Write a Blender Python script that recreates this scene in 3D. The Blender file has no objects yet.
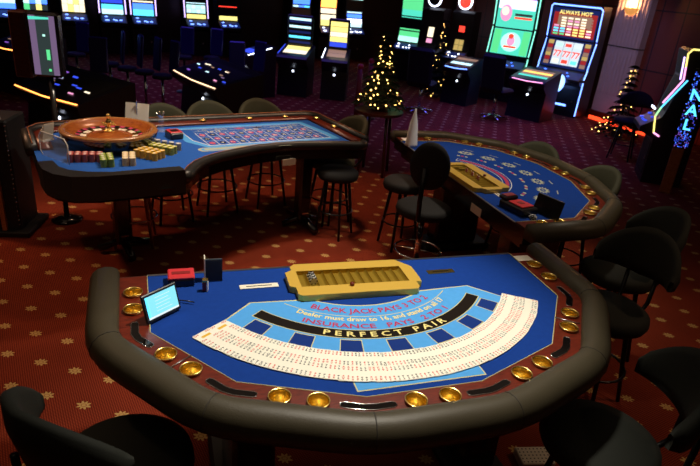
import bpy, bmesh, math, random
from mathutils import Vector, Matrix, geometry
random.seed(7)
PI = math.pi
sc = bpy.context.scene
COL = sc.collection
R = math.radians

# ------------------------------------------------------------------ materials
MATS = {}
def nodes(name):
    m = bpy.data.materials.new(name); m.use_nodes = True
    nt = m.node_tree; b = nt.nodes['Principled BSDF']
    MATS[name] = m
    return m, nt, b
def pm(name, col, rough=0.5, metal=0.0, noise=0.0, nscale=30.0, bump=0.0, bscale=200.0, emit=0.0, ecol=None, alpha=1.0, trans=0.0, coat=0.0, spec=None):
    m, nt, b = nodes(name)
    c = (*col, 1)
    b.inputs['Base Color'].default_value = c
    b.inputs['Roughness'].default_value = rough
    b.inputs['Metallic'].default_value = metal
    if spec is not None: b.inputs['Specular IOR Level'].default_value = spec
    if coat: b.inputs['Coat Weight'].default_value = coat; b.inputs['Coat Roughness'].default_value = .15
    if alpha < 1: b.inputs['Alpha'].default_value = alpha
    if trans: b.inputs['Transmission Weight'].default_value = trans
    if emit:
        b.inputs['Emission Color'].default_value = (*(ecol or col), 1)
        b.inputs['Emission Strength'].default_value = emit
    tc = nt.nodes.new('ShaderNodeTexCoord')
    if noise:
        n = nt.nodes.new('ShaderNodeTexNoise'); n.inputs['Scale'].default_value = nscale; n.inputs['Detail'].default_value = 4
        nt.links.new(tc.outputs['Object'], n.inputs['Vector'])
        mx = nt.nodes.new('ShaderNodeMix'); mx.data_type = 'RGBA'
        mx.inputs[6].default_value = tuple(x * (1 - noise) for x in col) + (1,)
        mx.inputs[7].default_value = tuple(min(1, x * (1 + noise)) for x in col) + (1,)
        nt.links.new(n.outputs['Fac'], mx.inputs[0]); nt.links.new(mx.outputs[2], b.inputs['Base Color'])
    if bump:
        n = nt.nodes.new('ShaderNodeTexNoise'); n.inputs['Scale'].default_value = bscale
        nt.links.new(tc.outputs['Object'], n.inputs['Vector'])
        bp = nt.nodes.new('ShaderNodeBump'); bp.inputs['Strength'].default_value = bump; bp.inputs['Distance'].default_value = .002
        nt.links.new(n.outputs['Fac'], bp.inputs['Height']); nt.links.new(bp.outputs['Normal'], b.inputs['Normal'])
    return m
def em(name, col, s, base=None):
    return pm(name, base or tuple(c * .3 for c in col), .4, emit=s, ecol=col)
def wood(name, c1, c2, rough=.35, scale=6, coat=.3):
    m, nt, b = nodes(name)
    tc = nt.nodes.new('ShaderNodeTexCoord'); mp = nt.nodes.new('ShaderNodeMapping'); mp.inputs['Scale'].default_value = (scale, scale * 6, scale * 6)
    n = nt.nodes.new('ShaderNodeTexNoise'); n.inputs['Scale'].default_value = 3; n.inputs['Detail'].default_value = 6; n.inputs['Distortion'].default_value = 1.2
    r = nt.nodes.new('ShaderNodeValToRGB'); r.color_ramp.elements[0].position = .35; r.color_ramp.elements[1].position = .65
    r.color_ramp.elements[0].color = (*c1, 1); r.color_ramp.elements[1].color = (*c2, 1)
    nt.links.new(tc.outputs['Object'], mp.inputs[0]); nt.links.new(mp.outputs[0], n.inputs['Vector']); nt.links.new(n.outputs['Fac'], r.inputs[0]); nt.links.new(r.outputs[0], b.inputs['Base Color'])
    b.inputs['Roughness'].default_value = rough; b.inputs['Coat Weight'].default_value = coat; b.inputs['Coat Roughness'].default_value = .2
    return m

def carpet():
    m, nt, b = nodes('carpet')
    N = nt.nodes.new; L = nt.links.new
    def mth(op, a, bb=None, c=None):
        n = N('ShaderNodeMath'); n.operation = op
        for i, v in enumerate((a, bb, c)):
            if v is None: continue
            if isinstance(v, (int, float)): n.inputs[i].default_value = v
            else: L(v, n.inputs[i])
        return n.outputs[0]
    tc = N('ShaderNodeTexCoord'); sx = N('ShaderNodeSeparateXYZ'); L(tc.outputs['Object'], sx.inputs[0])
    S = .23
    def cell(v, s):                                   # signed distance to the nearest lattice line
        q = mth('DIVIDE', v, s); f = mth('FRACT', mth('ADD', q, 1000.5)); return mth('MULTIPLY', mth('SUBTRACT', f, .5), s)
    x, y = cell(sx.outputs[0], S), cell(sx.outputs[1], S)
    rr = mth('SQRT', mth('ADD', mth('MULTIPLY', x, x), mth('MULTIPLY', mth('MULTIPLY', y, y), 1.7)))
    th = mth('ARCTAN2', y, x)
    rad = mth('MULTIPLY', mth('ADD', 1.0, mth('MULTIPLY', mth('COSINE', mth('MULTIPLY', th, 8)), .28)), .0335)
    inside = mth('LESS_THAN', rr, rad)
    hole = mth('LESS_THAN', mth('ABSOLUTE', mth('SUBTRACT', rr, .014)), .003)
    motif = mth('MULTIPLY', inside, mth('SUBTRACT', 1.0, mth('MULTIPLY', hole, .55)))
    s2 = .0115
    a = cell(mth('ADD', sx.outputs[0], sx.outputs[1]), s2 * 1.4); c = cell(mth('SUBTRACT', sx.outputs[0], sx.outputs[1]), s2 * 1.4)
    d2 = mth('SQRT', mth('ADD', mth('MULTIPLY', a, a), mth('MULTIPLY', c, c)))
    dots = mth('LESS_THAN', d2, .0052)
    nz = N('ShaderNodeTexNoise'); nz.inputs['Scale'].default_value = 2.2; nz.inputs['Detail'].default_value = 5; L(tc.outputs['Object'], nz.inputs['Vector'])
    m1 = N('ShaderNodeMix'); m1.data_type = 'RGBA'; m1.inputs[6].default_value = (.13, .015, .008, 1); m1.inputs[7].default_value = (.33, .058, .022, 1); L(dots, m1.inputs[0])
    m2 = N('ShaderNodeMix'); m2.data_type = 'RGBA'; m2.inputs[7].default_value = (.55, .34, .12, 1); L(motif, m2.inputs[0]); L(m1.outputs[2], m2.inputs[6])
    m3 = N('ShaderNodeMix'); m3.data_type = 'RGBA'; m3.blend_type = 'MULTIPLY'; m3.inputs[0].default_value = 1; L(m2.outputs[2], m3.inputs[6])
    rp = N('ShaderNodeMapRange'); rp.inputs[1].default_value = .3; rp.inputs[2].default_value = .7; rp.inputs[3].default_value = .8; rp.inputs[4].default_value = 1.1; L(nz.outputs['Fac'], rp.inputs[0]); L(rp.outputs[0], m3.inputs[7])
    L(m3.outputs[2], b.inputs['Base Color']); b.inputs['Roughness'].default_value = .95; b.inputs['Specular IOR Level'].default_value = .1
    bp = N('ShaderNodeBump'); bp.inputs['Strength'].default_value = .3; bp.inputs['Distance'].default_value = .003
    n2 = N('ShaderNodeTexNoise'); n2.inputs['Scale'].default_value = 400; L(tc.outputs['Object'], n2.inputs['Vector']); L(n2.outputs['Fac'], bp.inputs['Height']); L(bp.outputs['Normal'], b.inputs['Normal'])
    return m
def panel_wall(name, c1, c2, w=.5):
    m, nt, b = nodes(name)
    tc = nt.nodes.new('ShaderNodeTexCoord'); br = nt.nodes.new('ShaderNodeTexBrick')
    mp = nt.nodes.new('ShaderNodeMapping'); mp.inputs['Rotation'].default_value = (PI / 2, 0, 0)
    br.offset = 0; br.inputs['Scale'].default_value = 1; br.inputs['Brick Width'].default_value = w; br.inputs['Row Height'].default_value = 1.1
    br.inputs['Mortar Size'].default_value = .012; br.inputs['Color1'].default_value = (*c1, 1); br.inputs['Color2'].default_value = (*c2, 1); br.inputs['Mortar'].default_value = (.004, .002, .002, 1)
    nt.links.new(tc.outputs['Object'], mp.inputs[0]); nt.links.new(mp.outputs[0], br.inputs['Vector']); nt.links.new(br.outputs['Color'], b.inputs['Base Color'])
    b.inputs['Roughness'].default_value = .4
    return m

carpet()
pm('felt', (.008, .044, .265), .95, noise=.12, nscale=40, bump=.15, bscale=900, spec=.1)
pm('felt_azure', (.022, .105, .44), .95, noise=.1, nscale=40, bump=.15, bscale=900, spec=.1)
pm('felt_light', (.085, .36, .80), .9, noise=.08, nscale=40, spec=.1)
pm('felt_gold', (.62, .58, .28), .8, spec=.1)
pm('felt_red', (.45, .05, .12), .8, spec=.1)
pm('felt_black', (.012, .008, .006), .85, spec=.1)
pm('felt_dark_blue', (.010, .035, .20), .9, spec=.1)
pm('print_yellow', (.85, .72, .28), .8, spec=.1)
pm('print_white', (.75, .78, .75), .8, spec=.1)
pm('print_cream', (.42, .46, .34), .8, spec=.1)
pm('leather', (.055, .045, .026), .46, noise=.1, nscale=15, bump=.3, bscale=260, spec=.38)
pm('leather_dark', (.018, .016, .015), .4, noise=.1, nscale=15, bump=.2, bscale=260)
pm('seam', (.03, .025, .02), .7)
wood('mahogany', (.085, .008, .003), (.17, .018, .006), .32, coat=.0)
wood('dark_wood', (.03, .006, .004), (.07, .014, .008), .35)
wood('leg_wood', (.30, .085, .025), (.45, .15, .05), .35)
wood('wheel_wood', (.26, .060, .012), (.38, .11, .02), .22, 4, .6)
wood('wheel_light_wood', (.30, .11, .03), (.42, .19, .06), .25, 4, .6)
pm('brass', (.90, .68, .22), .27, 1.0)
pm('tray_gold', (.80, .51, .085), .36, .35, bump=.05)
pm('tray_recess', (.42, .27, .03), .35, .6)
pm('chrome', (.8, .8, .82), .12, 1.0)
pm('steel', (.5, .5, .5), .3, 1.0)
pm('black_plastic', (.012, .012, .014), .3)
pm('black_lacquer', (.010, .008, .008), .16, coat=.4)
pm('matt_black', (.008, .008, .009), .6)
pm('dark_body', (.014, .012, .018), .35)
pm('groove_black', (.004, .003, .003), .10, spec=.3)
pm('card_white', (.93, .90, .78), .45, noise=.02, nscale=6)
pm('card_edge', (.86, .84, .74), .6)
pm('pip_red', (.62, .06, .04), .5)
pm('pip_black', (.03, .03, .03), .5)
pm('paper', (.82, .76, .62), .7)
pm('paper_white', (.85, .85, .85), .7)
pm('red_plastic', (.62, .035, .045), .35)
pm('red_dark', (.25, .02, .02), .4)
pm('olive_fabric', (.036, .036, .016), .8, noise=.15, bump=.3)
pm('black_fabric', (.007, .009, .005), .85, noise=.2, bump=.3)
pm('near_black_fabric', (.005, .005, .006), .8, noise=.2, bump=.3)
pm('blue_lit_gloss', (.035, .03, .16), .25, .3)  # dark stool backs; the blue light falling on them is put into the colour
pm('stool_metal', (.02, .02, .022), .3, .6)
pm('acrylic', (.75, .85, 1), .08, alpha=.16)
pm('glass_smoke', (.15, .17, .18), .08, trans=.5)
pm('chip_red', (.50, .10, .10), .45); pm('chip_green', (.30, .42, .05), .45); pm('chip_cream', (.80, .68, .40), .45)
pm('chip_yellow', (.80, .48, .03), .45); pm('chip_lime', (.62, .62, .10), .45); pm('chip_grey', (.55, .55, .55), .45)
pm('chip_edge_dark', (.12, .05, .04), .5); pm('chip_black', (.02, .02, .02), .4); pm('chip_white', (.8, .8, .78), .4); pm('chip_edge_green', (.05, .12, .03), .5); pm('chip_edge_brown', (.35, .16, .03), .5)
pm('pine', (.012, .028, .010), .9, noise=.4)
pm('pilaster', (.42, .33, .38), .7, noise=.06, nscale=6)
pm('maroon_paint', (.055, .012, .016), .6)
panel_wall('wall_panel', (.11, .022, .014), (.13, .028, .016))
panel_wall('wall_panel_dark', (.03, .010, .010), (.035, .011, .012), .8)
pm('ceiling_paint', (.06, .05, .05), .9)
em('e_white', (.75, .82, 1), 5); em('e_cyan', (.10, .62, .95), 1.9); em('e_pale', (.55, .85, .95), 1.6); em('e_blue', (.05, .16, 1), 3.0); em('e_deep', (.03, .06, .6), 1.6)
em('e_navy', (.01, .02, .12), .8); em('e_yellow', (1, .85, .25), 1.4); em('e_cream', (1, .85, .6), 1.5); em('e_orange', (1, .30, .06), 4); em('e_red', (1, .05, .03), 1.8); em('e_redline', (1, .06, .015), 2.2)
em('e_green', (.12, .8, .30), 1.1); em('e_teal', (.10, .85, .62), 1.0); em('e_mint', (.45, .95, .80), 1.5); em('e_pink', (.9, .35, .6), 1.2); em('e_purple', (.30, .12, .70), 1.0)
em('e_neon_blue', (.20, .38, 1), 3.2); em('e_neon_core', (.14, .27, 1), 4.0); em('e_neon_teal', (.22, .80, .60), 2.0); em('e_neon_yellow', (.95, .8, .2), 1.8); em('e_neon_pink', (.9, .3, .6), 2.4); em('e_neon_green', (.35, .9, .35), 1.8); em('e_neon_lilac', (.6, .45, 1), 2.6)
em('e_amber', (1, .50, .10), 2.2); em('e_fairy', (1, .56, .14), 6); em('e_warmline', (1, .62, .35), 2.6); em('e_dim_red', (.5, .03, .03), .7); em('e_dim_gold', (.7, .5, .15), .8); em('e_sconce', (1, .52, .16), 3.0)
em('e_lilac', (.34, .22, .42), .5); em('e_slate', (.06, .09, .09), .5); em('e_brown', (.45, .26, .18), .7); em('e_tablet', (.22, .68, .85), 1.15); em('e_tablet_w', (.75, .88, .95), 1.0)
em('e_bowl', (1, .42, .10), .7)
em('e_spot', (1, .8, .5), 4)

# ------------------------------------------------------------------ mesh builder
class M:
    def __init__(s, flip=False): s.v = []; s.f = []; s.m = []; s.names = []; s.sm = []
    def mi(s, n):
        if n not in s.names: s.names.append(n)
        return s.names.index(n)
    def add(s, vs, fs, mat, smooth=False):
        o = len(s.v); s.v += [tuple(v) for v in vs]; k = s.mi(mat)
        for f in fs: s.f.append(tuple(o + i for i in f)); s.m.append(k); s.sm.append(smooth)
        return s
    def box(s, x0, x1, y0, y1, z0, z1, mat, rot=None, at=(0, 0, 0), bev=0.0):
        if bev > 0:
            e = min(bev, (x1 - x0) / 2.01, (y1 - y0) / 2.01, (z1 - z0) / 2.01)
            P = [[(x0 + e, y0 + e), (x1 - e, y0 + e), (x1 - e, y1 - e), (x0 + e, y1 - e)], [(x0 + e, y0), (x1 - e, y0), (x1, y0 + e), (x1, y1 - e), (x1 - e, y1), (x0 + e, y1), (x0, y1 - e), (x0, y0 + e)]]
            q = P[1]; inn = [(min(max(a, x0 + e), x1 - e), min(max(b, y0 + e), y1 - e)) for a, b in q]
            vs = [(*p, z0) for p in inn] + [(*p, z0 + e) for p in q] + [(*p, z1 - e) for p in q] + [(*p, z1) for p in inn]
            fs = [tuple(range(7, -1, -1)), tuple(range(24, 32))]
            for r in range(3):
                for i in range(8): j = (i + 1) % 8; fs.append((r * 8 + i, r * 8 + j, r * 8 + 8 + j, r * 8 + 8 + i))
        else:
            vs = [(x, y, z) for z in (z0, z1) for x, y in ((x0, y0), (x1, y0), (x1, y1), (x0, y1))]
            fs = [(3, 2, 1, 0), (4, 5, 6, 7), (0, 1, 5, 4), (1, 2, 6, 5), (2, 3, 7, 6), (3, 0, 4, 7)]
        if rot is not None: vs = [tuple(rot @ Vector(v) + Vector(at)) for v in vs]
        elif at != (0, 0, 0): vs = [(a + at[0], b + at[1], c + at[2]) for a, b, c in vs]
        return s.add(vs, fs, mat)
    def quad(s, a, b, c, d, mat): return s.add([a, b, c, d], [(0, 1, 2, 3)], mat)
    def prism(s, poly, z0, z1, mat, side=None):              # polygon (x,y) ccw extruded in z
        n = len(poly); ar = sum(poly[i][0] * poly[(i + 1) % n][1] - poly[(i + 1) % n][0] * poly[i][1] for i in range(n))
        if ar < 0: poly = poly[::-1]
        tri = geometry.tessellate_polygon([[Vector((*p, 0)) for p in poly]])
        top = [(*p, z1) for p in poly]; bot = [(*p, z0) for p in poly]
        def up(t):
            a, b, c = (poly[i] for i in t); return t if (b[0] - a[0]) * (c[1] - a[1]) - (b[1] - a[1]) * (c[0] - a[0]) > 0 else t[::-1]
        tri = [up(tuple(t)) for t in tri]
        s.add(top, tri, mat); s.add(bot, [t[::-1] for t in tri], side or mat)
        s.add(bot + top, [(i, (i + 1) % n, n + (i + 1) % n, n + i) for i in range(n)], side or mat)
        return s
    def flat(s, loops, z, mat):                              # flat polygon with holes
        pts = [p for l in loops for p in l]
        tri = geometry.tessellate_polygon([[Vector((*p, 0)) for p in l] for l in loops])
        out = []
        for t in tri:
            a, b, c = (pts[i] for i in t); k = (b[0] - a[0]) * (c[1] - a[1]) - (b[1] - a[1]) * (c[0] - a[0])
            if abs(k) < 1e-12: continue
            out.append(tuple(t) if k > 0 else tuple(t)[::-1])
        return s.add([(*p, z) for p in pts], out, mat)
    def lathe(s, prof, mat, c=(0, 0, 0), n=24, smooth=True, sx=1, sy=1, axis=None, cap=True):
        vs = []; fs = []
        for r, z in prof:
            for i in range(n):
                a = 2 * PI * i / n; vs.append((r * math.cos(a) * sx, r * math.sin(a) * sy, z))
        for k in range(len(prof) - 1):
            for i in range(n): j = (i + 1) % n; fs.append((k * n + i, k * n + j, k * n + n + j, k * n + n + i))
        if cap and prof[0][0] > 1e-5: fs.append(tuple(range(n - 1, -1, -1)))
        if cap and prof[-1][0] > 1e-5: fs.append(tuple((len(prof) - 1) * n + i for i in range(n)))
        if axis is not None: vs = [axis @ Vector(v) for v in vs]
        vs = [(a + c[0], b + c[1], d + c[2]) for a, b, d in vs]
        return s.add(vs, fs, mat, smooth)
    def cyl(s, c, r, z0, z1, mat, n=20, r1=None): return s.lathe([(r, z0), (r if r1 is None else r1, z1)], mat, c, n)
    def sphere(s, c, r, mat, n=12, sz=1.0):
        k = n // 2; return s.lathe([(max(1e-6, r * math.sin(PI * i / k)), -r * sz * math.cos(PI * i / k)) for i in range(k + 1)], mat, c, n)
    def tube(s, pts, r, mat, n=8, closed=False, r1=None):
        P = [Vector(p) for p in pts]; m = len(P); vs = []; fs = []; up = None
        for i, p in enumerate(P):
            a = P[(i - 1) % m] if (closed or i > 0) else P[i]; b = P[(i + 1) % m] if (closed or i < m - 1) else P[i]
            t = (b - a).normalized()
            if up is None: up = Vector((0, 0, 1)) if abs(t.z) < .9 else Vector((1, 0, 0))
            u = (up - t * up.dot(t)).normalized(); w = t.cross(u); up = u
            rr = r if r1 is None else r + (r1 - r) * i / (m - 1)
            for k in range(n): q = 2 * PI * k / n; vs.append(p + (u * math.cos(q) + w * math.sin(q)) * rr)
        for i in range(m if closed else m - 1):
            j = (i + 1) % m
            for k in range(n): l = (k + 1) % n; fs.append((i * n + k, i * n + l, j * n + l, j * n + k))
        if not closed: fs += [tuple(range(n - 1, -1, -1)), tuple((m - 1) * n + k for k in range(n))]
        return s.add(vs, fs, mat, True)
    def mesh(s, name):
        me = bpy.data.meshes.new(name); me.from_pydata(s.v, [], s.f)
        for n in s.names: me.materials.append(MATS[n])
        me.polygons.foreach_set('material_index', s.m); me.polygons.foreach_set('use_smooth', s.sm)
        me.update(); return me
    def build(s, name, parent=None, loc=(0, 0, 0), rz=0, fix=True):
        me = s.mesh(name)
        if fix:
            bm = bmesh.new(); bm.from_mesh(me); bmesh.ops.remove_doubles(bm, verts=bm.verts, dist=1e-5); bm.to_mesh(me); bm.free()
        o = bpy.data.objects.new(name, me); COL.objects.link(o)
        o.location = loc; o.rotation_euler = (0, 0, rz)
        if parent: o.parent = parent
        return o

def tag(o, label=None, cat=None, group=None, kind=None):
    if label: o['label'] = label
    if cat: o['category'] = cat
    if group: o['group'] = group
    if kind: o['kind'] = kind
    return o
def thing(name, loc, rz, label, cat, group=None):
    o = bpy.data.objects.new(name, None); COL.objects.link(o); o.location = loc; o.rotation_euler = (0, 0, rz); o.empty_display_size = .1
    return tag(o, label, cat, group)
def kids(o): return [c for c in ALLC.get(o.name, [])]
ALLC = {}
def reindex():
    ALLC.clear()
    for o in COL.objects:
        if o.parent: ALLC.setdefault(o.parent.name, []).append(o)
def copy_tree(o, parent=None):
    c = o.copy(); COL.objects.link(c)
    if parent: c.parent = parent
    for ch in ALLC.get(o.name, []): copy_tree(ch, c)
    return c
def dup(src, loc, rz, label, group=None):
    c = copy_tree(src); c.location = loc; c.rotation_euler = (0, 0, rz); c['label'] = label
    if group: c['group'] = group
    return c
def struct(o): o['kind'] = 'structure'; return o

FONT = None
def text_geo(s, size):                                       # triangles of a word, from Blender's own font
    cu = bpy.data.curves.new('t', 'FONT'); cu.body = s; cu.size = size; cu.align_x = 'CENTER'; cu.resolution_u = 2; cu.offset = size * .02
    ob = bpy.data.objects.new('t', cu); COL.objects.link(ob)
    dg = bpy.context.evaluated_depsgraph_get(); me = bpy.data.meshes.new_from_object(ob.evaluated_get(dg))
    vs = [tuple(v.co) for v in me.vertices]; fs = [tuple(p.vertices) for p in me.polygons]
    bpy.data.objects.remove(ob); bpy.data.curves.remove(cu); bpy.data.meshes.remove(me)
    return vs, fs
def flat_text(mb, s, size, mat, fn, stretch=1.0):
    vs, fs = text_geo(s, size); mb.add([fn(v[0] * stretch, v[1]) for v in vs], fs, mat)

# ------------------------------------------------------------------ camera (solved from the carpet lattice)
CAM = Vector((2.7282, -4.1591, 2.2266)); yaw, pit, rol = -.20571, .41439, .09672
fwd = Vector((math.sin(yaw) * math.cos(pit), math.cos(yaw) * math.cos(pit), -math.sin(pit))); rgt = Vector((math.cos(yaw), -math.sin(yaw), 0)); upv = rgt.cross(fwd)
r2 = math.cos(rol) * rgt + math.sin(rol) * upv; u2 = -math.sin(rol) * rgt + math.cos(rol) * upv
cd = bpy.data.cameras.new('camera'); cam = bpy.data.objects.new('camera', cd); COL.objects.link(cam); sc.camera = cam
cd.sensor_width = 36; cd.lens = 574.4 / 700 * 36; cd.clip_start = .05; cd.clip_end = 100; cd.dof.use_dof = True; cd.dof.focus_distance = 3.0; cd.dof.aperture_fstop = 4.0
mw = Matrix((( r2.x, u2.x, -fwd.x, CAM.x), (r2.y, u2.y, -fwd.y, CAM.y), (r2.z, u2.z, -fwd.z, CAM.z), (0, 0, 0, 1))); cam.matrix_world = mw
def at(x, y, h=0.0):                                         # the point at height h seen at photo pixel (x, y)
    d = r2 * ((x - 350) / 574.4) + u2 * ((233 - y) / 574.4) + fwd
    t = (h - CAM.z) / d.z; p = CAM + d * t; return (p.x, p.y)

# ------------------------------------------------------------------ room
A = Vector((-math.cos(R(42)), -math.sin(R(42)))); B = Vector((math.cos(R(52)), -math.sin(R(52))))
def meet():
    nb = Vector((-math.sin(R(42)), math.cos(R(42)))); pb = Vector(at(74, 53)) + nb * .62
    nr = Vector((math.sin(R(52)), math.cos(R(52)))); pr = Vector(at(600, 122)) + nr * .55
    t = (pr - pb).dot(nr) / A.dot(nr); return pb + A * t
CN = meet()
c0, c1, c2, c3 = CN, CN + A * 18, CN + A * 18 + B * 22, CN + B * 22
H = 3.4
m = M(); m.quad(*[(p.x, p.y, 0) for p in (c0, c1, c2, c3)], 'carpet'); struct(m.build('floor'))
m = M(); m.quad(*[(p.x, p.y, H) for p in (c0, c3, c2, c1)], 'ceiling_paint'); struct(m.build('ceiling'))
def wall(name, p, q, mat):
    d = (q - p); L = d.length; m = M(); m.box(0, L, 0, .12, 0, H, mat)
    o = m.build(name, loc=(p.x, p.y, 0), rz=math.atan2(d.y, d.x)); return struct(o)
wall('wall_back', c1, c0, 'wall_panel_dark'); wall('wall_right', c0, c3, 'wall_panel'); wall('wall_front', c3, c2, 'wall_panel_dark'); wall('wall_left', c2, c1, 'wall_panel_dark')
RZB = math.atan2(B.y, B.x)                                   # along the right wall, front faces -local y
def on_right(t, off): p = CN + B * t + Vector((-math.sin(R(52)), -math.cos(R(52)))) * off; return (p.x, p.y, 0)
def t_right(x): return (x[0] - CN.x) * B.x + (x[1] - CN.y) * B.y
# pilasters
for n, (px, py, w) in enumerate(((650, 118, .78), (462, 72, .6))):
    t = t_right(at(px, py, 0)); m = M()
    t = t_right(at(px, py, 0))
    m.box(-w / 2, w / 2, -.16, 0, 0, H, 'pilaster')
    for k in range(9): x = -w / 2 + w * (k + .5) / 9; m.box(x - .02, x + .02, -.185, -.16, .5, H - .01, 'pilaster', bev=.01)
    m.box(-w / 2 - .03, w / 2 + .03, -.21, 0, 0, .12, 'mahogany'); m.box(-w / 2 - .005, w / 2 + .005, -.19, 0, 1.45, 1.47, 'seam')
    struct(m.build('trim_%d' % (n + 1), loc=on_right(t, 0), rz=RZB))
m = M(); m.box(0, 1.5, -.4, 0, 0, H, 'maroon_paint'); q = CN + B * .35; struct(m.build('trim_3', loc=(q.x, q.y, 0), rz=RZB))
# red led strip at the foot of the right wall
m = M(); m.box(0, 2.2, -.03, .0, .0, .07, 'e_redline'); 
o = m.build('led_strip', loc=on_right(t_right(at(583, 118)), .50), rz=RZB); tag(o, 'red glowing light strip along the foot of the panelled right wall', 'light strip')

# ------------------------------------------------------------------ blackjack tables
def offs(poly, d):                                           # mitred outward offset of the open seven-sided line
    out = []
    for i, p in enumerate(poly):
        p = Vector(p); ns = []
        if i > 0: e = (p - Vector(poly[i - 1])).normalized(); ns.append(Vector((e.y, -e.x)))
        if i < len(poly) - 1: e = (Vector(poly[i + 1]) - p).normalized(); ns.append(Vector((e.y, -e.x)))
        n = sum(ns, Vector((0, 0))).normalized(); k = 1 / max(.5, n.dot(ns[0])); out.append(tuple(p + n * d * k))
    return out
FELT = [(-.960, 0), (-.944, -.465), (-.657, -.825), (-.2275, -.99), (.2275, -.99), (.657, -.825), (.944, -.465), (.960, 0)]
def rnd(poly, f=.28):
    out = [poly[0]]
    for i in range(1, len(poly) - 1):
        a, b, c = Vector(poly[i - 1]), Vector(poly[i]), Vector(poly[i + 1]); p = b + (a - b).normalized() * .07 * f / .28; q = b + (c - b).normalized() * .07 * f / .28
        for t in (0, .25, .5, .75, 1): out.append(tuple(p * (1 - t) ** 2 + b * 2 * t * (1 - t) + q * t * t))
    return out + [poly[-1]]
RIN = offs(FELT, .115)
CUPS = []
def seg_pts(i, fr):
    a, b = Vector(FELT[i]), Vector(FELT[i + 1]); e = (b - a).normalized(); return a + (b - a) * fr + Vector((e.y, -e.x)) * .060
for i in range(7):
    for fr in ((.33, .63) if i == 0 else (.37, .67) if i == 6 else (.355, .645)): CUPS.append(tuple(seg_pts(i, fr)))
def circle(c, r, n=20): return [(c[0] + r * math.cos(2 * PI * k / n), c[1] + r * math.sin(2 * PI * k / n)) for k in range(n)]
TZ = .90
CY = .045                                                    # arcs are struck about (0, +.045) in table space
def polar(r, a): return (r * math.sin(a), CY - r * math.cos(a))   # a = 0 points to the players
def arc_band(mb, r0, r1, a0, a1, z, mat, n=40):
    vs = []; fs = []
    for k in range(n + 1):
        a = a0 + (a1 - a0) * k / n; vs += [(*polar(r1, a), z), (*polar(r0, a), z)]
    for k in range(n): fs.append((2 * k, 2 * k + 2, 2 * k + 3, 2 * k + 1))
    mb.add(vs, fs, mat)
def arc_text(mb, s, size, r, mat, z, width=None, ac=0.0):
    vs, fs = text_geo(s, size); w = max(v[0] for v in vs) - min(v[0] for v in vs); k = 1 if width is None else width / w
    mb.add([(*polar(r - v[1], ac + v[0] * k / r), z) for v in vs], fs, mat)
def felt_main(mb):
    z = TZ + .0005
    mb.flat([FELT], TZ, 'felt')
    # printed layout: light blue fan with a thin gold outline
    def fan(r0, r1, a, z, mat, lo, up):
        pts = [polar(r1, -a + 2 * a * k / 40) for k in range(41)] + [lo] + [polar(r0, up - 2 * up * k / 24) for k in range(25)] + [(-lo[0], lo[1])]
        mb.flat([pts], z, mat)
    fan(.443, .86, R(54), z, 'felt_gold', (.535, -.297), R(37)); fan(.450, .855, R(53.7), z + .0003, 'felt_light', (.530, -.303), R(36.2))
    arc_band(mb, .535, .539, -R(46), R(46), z + .0006, 'felt_gold')
    arc_band(mb, .640, .704, -R(50.3), R(50.3), z + .0006, 'felt_gold'); arc_band(mb, .644, .700, -R(50), R(50), z + .0009, 'felt_black')
    for k in range(7):
        a = R(-44.5 + k * 15.05)
        arc_band(mb, .712, .80, a - .062, a + .062, z + .0006, 'felt_gold', 4); arc_band(mb, .717, .795, a - .057, a + .057, z + .0009, 'felt_dark_blue', 4)
    arc_text(mb, 'BLACK JACK PAYS 3 TO 2', .052, .512, 'felt_red', z + .0012, .60)
    arc_text(mb, 'Dealer must draw to 16, and stand on all 17', .043, .575, 'print_yellow', z + .0012, .76)
    arc_text(mb, 'INSURANCE   PAYS   2 TO 1', .046, .628, 'felt_red', z + .0012, .72)
    arc_text(mb, 'P E R F E C T   P A I R', .048, .689, 'print_yellow', z + .0015, .58)
    # light blue rectangle under the near edge of the spread
    mb.quad((-.25, -.955, z), (.27, -.955, z), (.27, -.80, z), (-.25, -.80, z), 'felt_gold'); mb.quad((-.245, -.950, z + .0003), (.265, -.950, z + .0003), (.265, -.80, z + .0003), (-.245, -.80, z + .0003), 'felt_light')
def felt_spots(mb):
    z = TZ + .0005; mb.flat([FELT], TZ, 'felt')
    arc_band(mb, .46, .53, -R(50), R(50), z, 'print_white'); arc_band(mb, .465, .525, -R(49.4), R(49.4), z + .0003, 'felt'); arc_band(mb, .482, .510, -R(46), R(46), z + .0006, 'felt_red')
    for k in range(7):
        a = R(-48 + 16 * k); c = polar(.76, a); ca, sa = math.cos(a), math.sin(a)
        def T(x, y): return (c[0] + x * ca - y * sa, c[1] + x * sa + y * ca)
        star = [T((.078 if i % 2 == 0 else .050) * math.cos(2 * PI * i / 24), (.055 if i % 2 == 0 else .034) * math.sin(2 * PI * i / 24)) for i in range(24)]
        mb.flat([star], z, 'print_cream'); mb.flat([[T(.038 * math.cos(2 * PI * i / 16), .022 * math.sin(2 * PI * i / 16)) for i in range(16)]], z + .0004, 'felt')
        mb.flat([[T(.012 * math.cos(2 * PI * i / 8), .012 * math.sin(2 * PI * i / 8)) for i in range(8)]], z + .0008, 'print_cream')
        for d, mt in ((-.042, 'print_cream'), (.042, 'print_cream'), (0, 'felt_red')):
            q = polar(.635, a + d * 1.3); mb.flat([[(q[0] + .017 * math.cos(2 * PI * i / 8), q[1] + .013 * math.sin(2 * PI * i / 8)) for i in range(8)]], z, mt)
        q0, q1 = polar(.868, a - .045), polar(.868, a + .045)
        mb.add([(*polar(r, a + s), z) for r, s in ((.864, -.05), (.872, -.05), (.872, .05), (.864, .05))], [(0, 1, 2, 3)], 'print_cream')
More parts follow.
